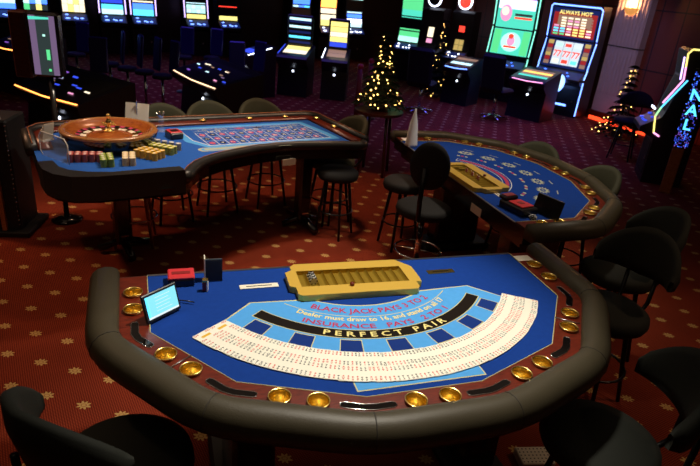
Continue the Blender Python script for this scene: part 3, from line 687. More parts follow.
px, py = WR(.19, .03); t = thing('crystal_ornament', (px, py, TZ + .002), 0, 'clear glass and silver ornament beside the roulette wheel', 'ornament')
mb = M(); mb.lathe([(.035, 0), (.038, .01), (.022, .03), (.02, .07), (.028, .10), (.018, .13), (.0001, .135)], 'acrylic', n=10, smooth=False); mb.build('body', t)
mb = M()
for k in range(5): a = 2 * PI * k / 5; mb.tube([(0, 0, .11), (.035 * math.cos(a), .035 * math.sin(a), .165)], .007, 'chrome', 5)
mb.build('crown', t)
px, py = WR(.245, -.03); mb = M(); mb.box(-.03, .03, -.02, .02, 0, .03, 'paper_white', bev=.008); o = mb.build('win_marker', loc=(px, py, TZ + .002), rz=.4); tag(o, 'small white marker block between the glass ornament and the number grid', 'marker')
px, py = WR(.24, -.17); t = thing('dealer_caddy', (px, py, TZ + .002), ZR + .1, 'black caddy with a red top on the felt right of the roulette wheel', 'caddy')
mb = M(); mb.box(-.055, .055, -.07, .07, 0, .05, 'black_plastic', bev=.008); mb.build('body', t); mb = M(); mb.box(-.05, .05, -.06, .06, .05, .058, 'red_plastic', bev=.003); mb.box(-.03, .03, -.03, .03, .058, .060, 'black_plastic'); mb.build('lid', t)
# notice hanging on the apron at the right
px, py = at(308, 172, .80); mb = M(); mb.box(-.062, .062, -.002, .002, -.028, .028, 'paper'); o = mb.build('paper_notice', loc=(*WR(1.08, -.625), .755), rz=ZR + .05); tag(o, 'small cream notice hanging on the dark apron of the roulette table', 'notice')

# ------------------------------------------------------------------ stools
def seat_prof(r, z, t): return [(r * .55, z), (r * .95, z + .005), (r, z + t * .35), (r * .98, z + t * .75), (r * .85, z + t), (.0001, z + t * 1.12)]
def tub_back(mb, mat, r=.255, th=.045, z0=.76, z1=1.03, span=1.05):
    vs = []; fs = []; n = 22
    for i in range(n + 1):
        a = -span + 2 * span * i / n; q = abs(a) / span
        top = z0 + .10 + (z1 - z0 - .10) * (max(0, math.cos(q * PI / 2)) ** .8 if q < .995 else 0); bot = z0 + .035 * q; e = th * (.45 if i in (0, n) else 1)
        hz = top - bot
        for d, f in ((0, .02), (-e * .25, .25), (-e * .15, .85), (e * .2, 1.0), (e * .8, .96), (e * 1.1, .6), (e * .9, .05)):
            rr = r + d + .05 * f * (1 - q); vs.append((rr * math.sin(a), rr * math.cos(a), bot + hz * f))
    k = 7
    for i in range(n):
        for j in range(k): l = (j + 1) % k; fs.append((i * k + j, i * k + l, i * k + k + l, i * k + k + j))
    fs.append(tuple(range(k))); fs.append(tuple(n * k + j for j in range(k - 1, -1, -1)))
    mb.add(vs, fs, mat, True)
def bar_stool(loc, rz, label, fab='black_fabric', legm='stool_metal', sh=.64, top=1.03, group=None, back=True, r=.23):
    t = thing('bar_stool', (*loc, 0), rz, label, 'stool', group)
    mb = M(); mb.lathe(seat_prof(r, sh - .08, .085), fab, n=32); mb.build('seat', t)
    if back:
        mb = M(); tub_back(mb, fab, r=r + .025, z0=sh + .14, z1=top); mb.build('backrest', t)
        for sx in (-.07, .07): mb = M(); mb.tube([(sx, .08, sh - .09), (sx * 1.1, .24, sh - .085), (sx * 1.2, .30, sh - .02), (sx * 1.25, .31, sh + .20)], .013, legm, 8); mb.build('back_bar', t)
    for k in range(4):
        a = PI / 4 + PI / 2 * k; q = r / .23; mb = M(); mb.tube([(.13 * q * math.cos(a), .13 * q * math.sin(a), sh - .07), (.22 * q * math.cos(a), .22 * q * math.sin(a), .0)], .016, legm, 8, r1=.012); mb.build('leg', t)
    q = r / .23; mb = M(); mb.tube([(.19 * q * math.cos(2 * PI * k / 24), .19 * q * math.sin(2 * PI * k / 24), .25) for k in range(24)], .008, legm if legm != 'leg_wood' else 'chrome', 6, closed=True); mb.build('foot_ring', t)
    return t
def back_at(px, py, rz, z=1.02, d=.30):                      # seat position whose back top shows at (px, py)
    p = at(px, py, z); return (p[0] + d * math.sin(rz), p[1] - d * math.cos(rz))
ob = bar_stool(back_at(159, 104, ZR), ZR, 'olive backed stool behind the roulette table, leftmost, next to the notice card', 'olive_fabric')
reindex()
dup(ob, (*back_at(206, 101, ZR), 0), ZR, 'olive backed stool behind the roulette table, above the left end of the number grid')
dup(ob, (*back_at(256, 99, ZR), 0), ZR, 'olive backed stool behind the roulette table, in front of the middle of the grid')
dup(ob, (*back_at(361, 117, ZR - R(88)), 0), ZR - R(88), 'olive backed stool beyond the right end of the roulette table')
bar_stool(at(339, 163, .70), ZR - R(60), 'backless round dark stool under the right end of the roulette table', 'near_black_fabric', back=False, r=.19)
bar_stool((.03, -.19), R(-62), 'wooden legged stool with a steel foot ring under the roulette wheel', 'near_black_fabric', 'leg_wood', sh=.66, back=False, r=.22)
reindex()
dup(ob, (*back_at(543, 143, R(-28)), 0), R(-28), 'dark olive stool at the far side of the back blackjack table, left one of two')
dup(ob, (*back_at(612, 168, R(-58)), 0), R(-58), 'dark olive stool at the far side of the back blackjack table, right one of two')
S = bar_stool((3.78, -.40), R(-68), 'dark stool with a curved back at the right corner of the back blackjack table', 'black_fabric', r=.235, top=1.07)
reindex()
dup(S, (3.62, -.99, 0), R(-40), 'dark stool pushed against the right side of the nearest blackjack table')
dup(S, (3.42, -2.13, 0), R(-88), 'dark stool at the bottom right with a round seat and curved steel bars')
dup(S, (1.73, -2.84, 0), R(162), 'dark stool at the bottom left, its padded back turned to the viewer')

# dealer's swivel chair
t = thing('dealer_chair', (2.41, .09, 0), R(178), 'black swivel dealer chair on one steel column at the back blackjack table', 'chair')
mb = M(); mb.lathe(seat_prof(.22, .60, .075), 'near_black_fabric', n=28); mb.build('seat', t)
mb = M(); mb.lathe([(.0001, -.03), (.15, -.03), (.185, -.01), (.185, .015), (.15, .035), (.0001, .04)], 'near_black_fabric', (0, 0, 0), 24, sx=.78, sy=1.0, axis=Matrix.Rotation(R(80), 3, 'X')); o = mb.build('backrest', t, (-.03, .27, 1.06))
mb = M(); mb.tube([(0, .10, .60), (0, .27, .64), (0, .32, .80), (0, .30, 1.05)], .018, 'stool_metal', 8); mb.build('back_bar', t)
mb = M(); mb.tube([(0, 0, .06), (0, 0, .60)], .026, 'chrome', 12); mb.build('column', t)
mb = M(); mb.tube([(.19 * math.cos(2 * PI * k / 20), .19 * math.sin(2 * PI * k / 20), .28) for k in range(20)], .009, 'chrome', 6, closed=True); mb.tube([(-.19, 0, .28), (.19, 0, .28)], .007, 'chrome', 6); mb.build('foot_ring', t)
mb = M(); mb.lathe([(.24, 0), (.24, .012), (.05, .05), (.03, .07)], 'stool_metal', n=28); mb.build('base', t)
# wood-framed chair beside it
bar_stool((2.16, .72), R(40), 'backless dark stool left of the swivel dealer chair', 'near_black_fabric', back=False, r=.19)

# ------------------------------------------------------------------ slot machines
def slot(loc, rz, label, rows, w=.62, deck=True, neon=None, group=None, buttons='e_white', topper=None, body='dark_body', deckglow='e_navy', zs=.92, zk=None, htop=2.0, big=False):
    """rows: screens bottom to top, each (height, material list from bottom to top)"""
    t = thing('slot_machine', (*loc, 0), rz, label, 'slot machine', group)
    hw = w / 2; zk = zk or zs + .46
    prof = [(.50, 0), (0, 0), (0, .62), (-.20, .70), (-.20, .76), (.02, .90), (.05, zs), (.14, zk), (.10, htop), (.14, htop + .05), (.50, htop + .05)]
    mb = M(); n = len(prof)
    for sx in (-hw, hw): 
        tri = geometry.tessellate_polygon([[Vector((p[0], p[1], 0)) for p in prof]]); mb.add([(sx, p[0], p[1]) for p in prof], [tuple(q) for q in tri], body)
    mb.add([(-hw, *p) for p in prof] + [(hw, *p) for p in prof], [(i, (i + 1) % n, n + (i + 1) % n, n + i) for i in range(n)], body)
    mb.build('cabinet', t, fix=False)
    def fy(z):                                               # front surface at height z
        if z <= zk: return .05 + .09 * (z - zs) / (zk - zs)
        return .14 - .04 * (z - zk) / max(.1, htop - zk)
    z = zs + .015
    for si, (h, bands) in enumerate(rows):
        mb = M(); k = len(bands); fr = .012
        for bi, bm_ in enumerate(bands):
            z0, z1 = z + h * bi / k, z + h * (bi + 1) / k
            cells = bm_ if isinstance(bm_, (list, tuple)) else [bm_]
            for ci, cm in enumerate(cells):
                x0 = -hw + .045 + (w - .09) * ci / len(cells); x1 = -hw + .045 + (w - .09) * (ci + 1) / len(cells)
                g = .003 if len(cells) > 1 else 0
                mb.quad((x0 + g, fy(z0) - .006, z0 + g), (x1 - g, fy(z0) - .006, z0 + g), (x1 - g, fy(z1) - .006, z1 - g), (x0 + g, fy(z1) - .006, z1 - g), cm)
        mb.quad((-hw + .03, fy(z) - .003, z - .01), (hw - .03, fy(z) - .003, z - .01), (hw - .03, fy(z + h) - .003, z + h + .01), (-hw + .03, fy(z + h) - .003, z + h + .01), 'black_plastic')
        mb.build('screen', t, fix=False); z += h + .03
    if deck:
        mb = M(); zd = lambda y: .76 + (y + .2) * (.14 / .22) + .004
        mb.quad((-hw + .03, -.19, zd(-.19)), (hw - .03, -.19, zd(-.19)), (hw - .03, 0, zd(0)), (-hw + .03, 0, zd(0)), deckglow); mb.build('button_deck', t, fix=False)
        for bx, by, r in ((-.17, -.14, .05), (-.18, -.03, .035), (.05, -.14, .03), (.16, -.13, .035), (.0, -.12, .03)) if big else ((-.19, -.04, .03), (-.17, -.13, .034), (-.02, -.14, .022), (.06, -.14, .02), (.14, -.13, .026), (.10, -.05, .02)):
            mb = M(); mb.lathe([(r, 0), (r, .012), (r * .8, .018), (.0001, .018)], buttons, n=12); mb.build('button', t, (bx * w / .62, by, zd(by)))
    if neon:
        for sx in (-1, 1):
            x = sx * (hw + .012)
            for (ya, za, yb, zb, mt) in neon: mb = M(); mb.tube([(x, ya, za), (x, yb, zb)], .013, mt, 6); mb.build('neon_tube', t)
    if topper:
        mb = M(); mb.lathe([(.17, 0), (.17, .03)], 'e_white', n=24, axis=Matrix.Rotation(PI / 2, 3, 'X')); mb.lathe([(.14, .001), (.14, .034)], topper, n=24, axis=Matrix.Rotation(PI / 2, 3, 'X')); mb.build('topper', t, (0, .12, htop + .24))
    mb = M(); mb.box(-hw + .06, hw - .06, -.006, 0, .10, .56, 'matt_black'); mb.box(hw - .16, hw - .12, -.012, -.006, .3, .34, 'steel'); mb.build('door', t)
    return t
FZ = lambda ang: R(ang + 90)
# back row along the far left wall
rowdefs = [
 (3, 60, [(.46, ['e_blue', 'e_pale', 'e_cyan', 'e_blue']), (.4, ['e_deep', 'e_blue'])], 'slot machine with blue and pale screen, cut by the left edge of the photo'),
 (36, 60, [(.40, [['e_green', 'e_slate', 'e_yellow', 'e_slate'], ['e_pale', 'e_blue', 'e_pale', 'e_blue'], ['e_blue', 'e_white', 'e_blue', 'e_white']]), (.4, ['e_blue', 'e_deep'])], 'slot machine with green and blue reels right of the leftmost machine'),
 (74, 60, [(.34, [['e_cream', 'e_yellow', 'e_cream', 'e_cream'], ['e_cream', 'e_cream', 'e_yellow', 'e_cream']]), (.4, ['e_pale', 'e_blue'])], 'slot machine with a cream yellow lit screen in the far left row'),
 (113, 61, [(.22, ['e_pale', 'e_cyan']), (.08, ['e_deep']), (.24, ['e_cyan', 'e_pale', 'e_blue'])], 'slot machine with pale cyan striped screens in the far left row'),
 (144, 58, [(.28, ['e_cyan', 'e_blue']), (.36, ['e_cream', 'e_orange'])], 'slot machine with an orange and cream upper screen in the far left row'),
 (197, 62, [(.10, ['e_yellow']), (.20, [['e_pale', 'e_mint', 'e_pale', 'e_mint'], ['e_mint', 'e_pale', 'e_mint', 'e_pale']]), (.30, ['e_pale', 'e_cyan', 'e_mint'])], 'slot machine with yellow and pale cyan screen right of the orange one'),
 (229, 64, [(.10, ['e_yellow']), (.16, ['matt_black']), (.28, ['e_red', 'e_pink', 'e_red'])], 'slot machine with a red upper screen over a yellow strip in the far left row'),
]
U = Vector((math.cos(R(42)), math.sin(R(42)))); P0 = Vector(at(74, 53))
def on_row(px):                                              # the point of the straight row of machines seen at column px
    lo, hi = -12.0, 14.0
    for _ in range(50):
        mid = (lo + hi) / 2; q = P0 + U * mid; d = Vector((q.x, q.y, 1.0)) - CAM; x = 350 + 574.4 * d.dot(r2) / d.dot(fwd)
        if x < px: lo = mid
        else: hi = mid
    q = P0 + U * lo; return (q.x, q.y)
for px_, py_, rows, lab in rowdefs:
    slot(on_row(px_), R(42), lab, rows, w=.58, neon=None if px_ not in (113, 197, 144) else [(.03, .95, .13, 1.4, 'e_neon_lilac'), (.13, 1.4, .10, 1.95, 'e_neon_blue')], buttons='e_neon_core', big=True)
for px_, py_, rows, lab, w_ in (
 (302, 66, [(.5, [['e_blue', 'e_cyan', 'e_blue'], ['e_pale', 'e_blue', 'e_cyan']]), (.4, ['e_blue'])], 'slot machine with a blue screen behind the terminal with the dark monitor', .58),
 (329, 70, [(.46, ['e_yellow', 'e_cream', 'e_cream']), (.4, ['e_orange'])], 'slot machine with a cream screen behind the terminal with the yellow grid', .56),
 (355, 72, [(.22, ['e_pale', 'e_white']), (.10, ['e_blue']), (.46, ['e_pale', 'e_cyan', 'e_pale'])], 'slot machine with white and blue screens left of the maroon column', .56)):
    slot(on_row(px_), R(36), lab, rows, w=w_, big=True)
# machines on the right wall
p = at(402, 80, 0); slot(p, FZ(-105), 'tall slot machine with a curved green screen right of the maroon column', [(.24, ['e_mint', 'e_green']), (.30, ['e_green', 'e_teal']), (.42, ['e_teal', 'e_green', 'e_green'])], w=.62)
p = at(421, 88, 0); slot(p, FZ(-110), 'dark slot machine with small amber window, pink panel and round lit topper', [(.20, ['matt_black', ['matt_black', 'e_pink', 'matt_black']]), (.22, [['matt_black', 'e_cream', 'matt_black']]), (.3, ['matt_black'])], w=.54, topper='matt_black', htop=1.75)
p = at(450, 91, 0); slot(p, FZ(-110), 'dark slot machine with amber panel, small red sign and round red topper', [(.24, [['matt_black', 'e_dim_gold', 'e_dim_gold', 'matt_black'], ['matt_black', 'e_dim_gold', 'e_dim_gold', 'matt_black']]), (.10, ['matt_black']), (.14, [['matt_black', 'e_red', 'matt_black']]), (.2, ['matt_black'])], w=.54, topper='e_red', htop=1.75)

# big green machine
N1 = [(-.04, .50, .02, .98, 'e_neon_teal'), (.02, 1.02, .15, 1.56, 'e_neon_teal'), (.15, 1.60, .08, 2.22, 'e_neon_teal')]
g = slot(at(498, 101, 0), FZ(-108), 'large slot machine with green screens and teal neon edges', [(.52, ['e_teal']), (.58, ['e_teal'])], w=.92, neon=N1, buttons='e_blue', zs=1.0, zk=1.58, htop=2.25)
fg = lambda z: .05 + .09 * (z - 1.0) / .58 - .010 if z < 1.58 else .14 - .04 * (z - 1.58) / .67 - .010
def disc(mb, cx, cz, rx, rz_, mat, f, n=18, d=0): mb.add([(cx + rx * math.cos(2 * PI * k / n), f(cz + rz_ * math.sin(2 * PI * k / n)) - d, cz + rz_ * math.sin(2 * PI * k / n)) for k in range(n)], [tuple(range(n))], mat)
def slab(mb, x0, x1, z0, z1, mat, f, d=0): mb.quad((x0, f(z0) - d, z0), (x1, f(z0) - d, z0), (x1, f(z1) - d, z1), (x0, f(z1) - d, z1), mat)
mb = M(); slab(mb, -.40, -.24, 1.03, 1.52, 'e_green', fg); slab(mb, .24, .40, 1.03, 1.52, 'e_green', fg); disc(mb, 0, 1.28, .22, .20, 'e_mint', fg, d=.003); disc(mb, 0, 1.30, .09, .10, 'e_pink', fg, d=.006); disc(mb, -.01, 1.40, .06, .05, 'e_red', fg, d=.008); slab(mb, -.14, .14, 1.16, 1.20, 'e_red', fg, d=.009); mb.build('game_picture', g, fix=False)
mb = M(); slab(mb, -.40, .40, 1.95, 2.16, 'e_neon_lilac', fg); slab(mb, -.40, .40, 1.62, 1.68, 'e_teal', fg); disc(mb, -.22, 1.86, .13, .17, 'e_pink', fg, d=.003); disc(mb, -.24, 1.90, .08, .09, 'e_cream', fg, d=.006); slab(mb, -.02, .36, 1.82, 1.87, 'e_slate', fg, d=.004); slab(mb, -.02, .36, 1.76, 1.80, 'e_red', fg, d=.004); mb.build('title_picture', g, fix=False)
# triple seven machine
N2 = [(-.05, .05, -.02, .72, 'e_neon_core'), (-.02, .78, .04, .96, 'e_neon_blue'), (.02, .96, .15, 1.48, 'e_neon_core'), (.13, 1.52, .08, 2.10, 'e_neon_core')]
sv = slot(at(551, 113, 0), FZ(-122), 'slot machine with triple sevens, red pay table and blue neon frame', [(.54, ['e_navy']), (.58, ['e_navy'])], w=1.06, neon=N2, buttons='e_blue', zs=.92, zk=1.50, htop=2.12)
mb = M(); mb.tube([(-.54, .07, 2.10), (-.50, .06, 2.14), (.50, .06, 2.14), (.54, .07, 2.10)], .014, 'e_neon_core', 6); mb.build('neon_tube', sv)
fy = lambda z: .05 + .09 * (z - .92) / .58 - .012 if z < 1.50 else .14 - .04 * (z - 1.50) / .62 - .012
mb = M()
for c in range(3):
    x0 = -.30 + c * .20; x1 = x0 + .193; slab(mb, x0, x1, .99, 1.45, 'e_tablet_w', fy)
    for zc, mt, hh_ in ((1.06, ('e_cream', 'e_red', 'e_cyan')[c], .07), (1.38, ('e_mint', 'e_red', 'e_pale')[c], .06)): slab(mb, x0 + .03, x1 - .03, zc - hh_ / 2, zc + hh_ / 2, mt, fy, .003)
    flat_text(mb, '77', .17, 'e_red', lambda x, y, xc=(x0 + x1) / 2: (xc + x, fy(1.15 + y) - .008, 1.15 + y))
mb.build('reels', sv, fix=False)
for sx in (-.40, .40):
    mb = M()
    for k in range(6): z0 = .98 + k * .08; slab(mb, sx - .06, sx + .06, z0, z0 + .074, ('e_brown', 'e_dim_red', 'e_dim_gold')[k % 3], fy, .001)
    mb.build('side_symbols', sv, fix=False)
mb = M(); slab(mb, -.46, .46, 1.55, 2.00, 'e_dim_red', fy); slab(mb, -.36, .36, 1.74, 1.95, 'e_brown', fy, .002)
for r_ in range(7):
    for c in range(6):
        if r_ > 3 and c == 0: continue
        x0 = -.42 + c * .142; z0 = 1.57 + r_ * .052
        mt = ('e_green' if (r_ == 0 and c < 2) else 'e_cyan' if (r_ in (1, 2) and c < 2) else 'e_yellow' if (c in (3, 4) and r_ < 3) else 'e_brown' if c == 5 and r_ > 2 else 'e_cream' if (r_ % 2 == 0 or c in (1, 4)) else 'e_pink')
        slab(mb, x0, x0 + .105, z0, z0 + .032, mt, fy, .004)
flat_text(mb, 'ALWAYS HOT', .105, 'e_yellow', lambda x, y: (x, fy(1.96 + y) - .008, 1.97 + y), 1.05)
mb.build('pay_table', sv, fix=False)
mb = M(); mb.lathe([(.13, 0), (.15, .02), (.0001, .022)], 'e_neon_blue', n=20, sy=1.25, axis=Matrix.Rotation(R(75), 3, 'X')); mb.lathe([(.12, .021), (.12, .028), (.0001, .029)], 'e_pale', n=20, sy=1.25, axis=Matrix.Rotation(R(75), 3, 'X')); mb.build('emblem_plate', sv, (.12, -.24, .66))
for x0, x1 in ((-.36, -.20), (-.05, .28)): mb = M(); mb.box(x0, x1, -.016, -.006, .20, .24, 'e_neon_core'); mb.build('door_light', sv)

# right hand machine seen from its side
p = Vector(at(634, 176, 0))
rm = slot((p.x + .05, p.y + .05), FZ(176), 'dark slot machine at the right edge outlined by rainbow neon, seen from its side', [(.44, ['matt_black']), (.3, ['matt_black'])], w=.62, neon=None, buttons='e_deep', zs=.98, htop=1.75)
SIDE = 1
for pts, mt in (([(.40, 1.80), (.14, 1.80)], 'e_neon_yellow'), ([(.14, 1.80), (.10, 1.74), (.12, 1.58)], 'e_neon_yellow'), ([(.12, 1.58), (.14, 1.42)], 'e_neon_pink'), ([(.14, 1.42), (-.02, 1.10)], 'e_neon_pink'), ([(.07, 1.70), (.10, 1.42)], 'e_neon_lilac'), ([(.19, 1.42), (-.02, 1.04)], 'e_cyan'), ([(-.02, 1.04), (-.06, .92)], 'e_neon_green'), ([(-.06, .92), (-.02, .70)], 'e_neon_yellow'), ([(-.02, .70), (.06, .66)], 'e_neon_pink')):
    for sx in (SIDE,):
        mb = M(); mb.tube([(sx * .325, a, b) for a, b in pts], .011, mt, 6); mb.build('neon_tube', rm)
mb = M(); mb.box(.20, .42, -.12, -.10, 1.02, 1.04, 'e_white'); mb.build('light_bar', rm)
# led totem with letters
p = Vector(at(664, 193, 0)); t = thing('led_totem', (p.x, p.y, 0), math.atan2(CAM.y - p.y, CAM.x - p.x) + R(90), 'wooden post topped by a blue led letter panel at the right edge', 'sign')
mb = M(); mb.box(-.07, .07, 0, .12, 0, .62, 'leg_wood', bev=.01); mb.build('post', t)
mb = M(); mb.box(-.09, .11, 0, .10, .62, 1.60, 'black_plastic'); mb.build('housing', t)
mb = M(); mb.quad((-.085, -.001, .625), (.105, -.001, .625), (.105, -.001, 1.595), (-.085, -.001, 1.595), 'matt_black')
for r_ in range(44):
    for c in range(9):
        if random.random() < (.30 if r_ > 8 else .6): x0 = -.08 + c * .02; z0 = .63 + r_ * .0215; mb.quad((x0, -.003, z0), (x0 + .011, -.003, z0), (x0 + .011, -.003, z0 + .012), (x0, -.003, z0 + .012), random.choice(['e_blue', 'e_deep', 'e_purple', 'e_deep']))
for k, ch in enumerate('LAN'): flat_text(mb, ch, .19, 'e_cyan', lambda x, y, k=k: (x + .01, -.006, .86 + k * .185 + y))
mb.build('led_panel', t, fix=False)

# ------------------------------------------------------------------ gaming terminals
def terminal(loc, rz, label, line, screen, monitor=None, w=.62, body='dark_body', h=.84, edge='all'):
    t = thing('gaming_terminal', (*loc, 0), rz, label, 'gaming terminal')
    hw = w / 2; prof = [(.0, 0), (.60, 0), (.60, h + .10), (-.05, h - .06), (-.12, h - .10), (-.10, h - .18), (.06, h - .30)]
    mb = M(); tri = geometry.tessellate_polygon([[Vector((p[0], p[1], 0)) for p in prof]]); n = len(prof)
    for sx in (-hw, hw): mb.add([(sx, *p) for p in prof], [tuple(q) for q in tri], body)
    mb.add([(-hw, *p) for p in prof] + [(hw, *p) for p in prof], [(i, (i + 1) % n, n + (i + 1) % n, n + i) for i in range(n)], body); mb.build('cabinet', t, fix=False)
    zt = lambda y: h - .06 + (y + .05) * (.16 / .65) + .004
    mb = M(); k = len(screen)
    for i, s_ in enumerate(screen):
        y0, y1 = .08 + .40 * i / k, .08 + .40 * (i + 1) / k; mb.quad((-hw + .07, y0, zt(y0)), (hw - .07, y0, zt(y0)), (hw - .07, y1 - .01, zt(y1 - .01)), (-hw + .07, y1 - .01, zt(y1 - .01)), s_)
    if w > .8:
        rd = random.Random(int(w * 1000))
        for k in range(14): x0 = rd.uniform(-hw + .08, hw - .16); y0 = rd.uniform(.02, .44); mb.quad((x0, y0, zt(y0) + .003), (x0 + .10, y0, zt(y0) + .003), (x0 + .08, y0 + .03, zt(y0 + .03) + .003), (x0 - .02, y0 + .03, zt(y0 + .03) + .003), rd.choice(['e_lilac', 'e_cream', 'e_pink', 'e_pale', 'e_deep', 'e_purple', 'e_brown']))
    mb.build('touch_screen', t, fix=False)
    E_ = [(hw, .50, zt(.50)), (hw + .005, .0, zt(0)), (hw - .05, -.09, h - .08), (0, -.12, h - .09), (-hw + .05, -.09, h - .08), (-hw - .005, 0, zt(0)), (-hw, .50, zt(.5))]
    E_ = {'all': E_, 'front': E_[2:5], 'left': E_[5:], 'right': E_[:2]}[edge]
    mb = M(); mb.tube(E_, .009, line, 6); mb.build('edge_light', t)
    mb = M(); mb.sphere((.0, .055, .48), .022, 'e_white', 8); mb.build('lamp', t)
    if monitor:
        mb = M(); mb.box(-hw + .04, hw - .04, .46, .54, h + .08, h + .66, 'black_plastic', bev=.02); mb.build('monitor', t)
        mb = M(); k = len(monitor)
        for i, s_ in enumerate(monitor): z0, z1 = h + .13 + .48 * i / k, h + .13 + .48 * (i + .92) / k; mb.quad((-hw + .08, .455, z0), (hw - .08, .455, z0), (hw - .08, .455, z1), (-hw + .08, .455, z1), s_)
        mb.build('monitor_screen', t, fix=False)
    return t
terminal(at(521, 119, 0), FZ(-118), 'dark purple gaming terminal with an orange striped screen and pink edge light', 'e_neon_pink', ['e_teal', 'e_brown', 'e_amber', 'e_brown'], w=.74, edge='front')
terminal(at(452, 104, 0), FZ(-112), 'gaming terminal with a pale grey screen and blue white edge light', 'e_neon_core', ['e_pale', 'e_slate', 'e_brown'], w=.60, edge='front')
terminal(at(291, 96, 0), FZ(-86), 'gaming terminal with a dark monitor showing white lines over a cream keypad', 'e_deep', ['e_cream', 'e_yellow'], monitor=['e_navy', 'matt_black', 'e_cyan', 'matt_black', 'e_navy', 'matt_black', 'e_pale', 'matt_black', 'e_navy', 'e_pale'], w=.60, edge='left')
terminal(at(332, 100, 0), FZ(-80), 'gaming terminal with a yellow grid monitor and a white edge light', 'e_white', ['e_brown', 'e_brown'], monitor=['e_deep', 'e_yellow', 'e_cream', 'e_yellow', 'e_yellow'], w=.50, edge='left')
terminal(at(241, 96, 0), FZ(-128), 'gaming terminal with a bluish white edge light left of the dark monitor', 'e_white', ['e_deep', 'e_navy'], w=.50, edge='right')
def console(a, b, lab, line, scr, z=.74):
    a, b = Vector(at(*a, z)), Vector(at(*b, z)); d = b - a; m_ = (a + b) / 2; n_ = Vector((-d.y, d.x)).normalized()
    m_ += n_ * .10; terminal((m_.x, m_.y), math.atan2(d.y, d.x), lab, line, scr, w=d.length, edge='front')
console((172, 71), (216, 91), 'electronic betting console with a warm white edge line behind the roulette chairs', 'e_warmline', ['matt_black'])
console((12, 86), (79, 108), 'electronic betting console with an orange edge line behind the roulette display', 'e_orange', ['matt_black'])
console((-14, 45), (26, 54), 'electronic betting console with an orange edge line at the far left', 'e_orange', ['matt_black'])

# ------------------------------------------------------------------ roulette results display on its pole
p = Vector(WR(-.56, .52))
t = thing('results_display', (p.x, p.y, 0), R(18), 'tall two sided roulette results display on a black pole', 'display')
mb = M(); mb.tube([(0, 0, .03), (0, 0, 1.30)], .024, 'black_lacquer', 10); mb.build('pole', t)
mb = M(); mb.lathe([(.13, 0), (.13, .02), (.04, .04)], 'black_lacquer', n=24); mb.build('base', t)
mb = M(); mb.box(-.12, .12, -.05, .05, 1.28, 1.78, 'black_lacquer', bev=.02); mb.build('housing', t)
mb = M(); mb.quad((-.095, -.053, 1.30), (.10, -.053, 1.30), (.10, -.053, 1.755), (-.095, -.053, 1.755), 'e_lilac'); mb.quad((-.045, -.055, 1.30), (.055, -.055, 1.30), (.055, -.055, 1.755), (-.045, -.055, 1.755), 'e_slate')
mb.quad((.015, -.057, 1.42), (.042, -.057, 1.42), (.042, -.057, 1.50), (.015, -.057, 1.50), 'e_green'); mb.quad((-.095, -.057, 1.72), (.06, -.057, 1.73), (.06, -.057, 1.745), (-.095, -.057, 1.745), 'e_teal'); mb.quad((.02, -.057, 1.33), (.04, -.057, 1.33), (.04, -.057, 1.35), (.02, -.057, 1.35), 'e_green'); mb.quad((.0, -.057, 1.60), (.02, -.057, 1.60), (.02, -.057, 1.615), (.0, -.057, 1.615), 'e_mint')
mb.build('screen', t, fix=False)
mb = M(); mb.box(-.26, -.13, -.03, .16, 1.26, 1.77, 'dark_wood', bev=.01); mb.build('side_panel', t)

# ------------------------------------------------------------------ cabinet with studded edge at the far left
p = Vector(at(14, 236, 0)); t = thing('side_cabinet', (p.x - .15, p.y + .12, 0), R(20), 'dark cabinet with a studded edge at the left border of the photo', 'cabinet')
mb = M(); mb.box(-.25, .16, -.14, .22, 0, .98, 'matt_black', bev=.015); mb.build('body', t)
for k in range(22): mb = M(); mb.sphere((0, 0, 0), .006, 'chrome', 6); mb.build('stud', t, (.15, -.145, .10 + k * .04))
mb = M(); mb.box(.02, .055, -.17, -.145, 0, .72, 'leg_wood'); mb.build('wooden_post', t)
mb = M(); mb.box(-.30, .24, -.20, .25, 0, .05, 'matt_black', bev=.01); mb.build('plinth', t)
mb = M(); mb.quad((-.05, -.02, 0), (.09, 0, 0), (.07, .0, .12), (-.05, -.02, .13), 'paper_white'); mb.box(-.05, .0, -.03, -.02, .02, .05, 'red_plastic'); mb.box(.03, .06, -.01, -.004, .05, .08, 'red_plastic'); 
o = mb.build('leaflet', loc=(p.x - .08, p.y + .02, .984), rz=R(20)); tag(o, 'pale blue and red leaflet standing on the studded cabinet', 'leaflet')

# ------------------------------------------------------------------ row of slim stools left of the betting console
q0 = None
for k, (px_, py_) in enumerate(((113, 104), (130, 109), (147, 113), (164, 118))):
    p = at(px_, py_, 0)
    lab = 'high backed dark stool before the betting console, ' + ('leftmost of four', 'second from left of four', 'third from left of four', 'rightmost of four')[k]
    if q0 is None:
        t = thing('high_stool', (*p, 0), R(-50), lab, 'stool', 'high stools before the betting console'); q0 = t
        mb = M(); mb.lathe(seat_prof(.15, .60, .07), 'near_black_fabric', n=20); mb.build('seat', t)
        mb = M(); mb.box(-.13, .13, -.02, .02, .66, 1.16, 'blue_lit_gloss', rot=Matrix.Rotation(-.1, 3, 'X'), at=(0, .12, 0), bev=.018); mb.build('backrest', t)
        mb = M(); mb.tube([(0, 0, .02), (0, 0, .60)], .022, 'chrome', 8); mb.build('column', t)
        mb = M(); mb.lathe([(.16, 0), (.16, .012), (.03, .03)], 'stool_metal', n=20); mb.build('base', t); reindex()
    else: dup(q0, (*p, 0), R(-50 + 6 * k), lab)
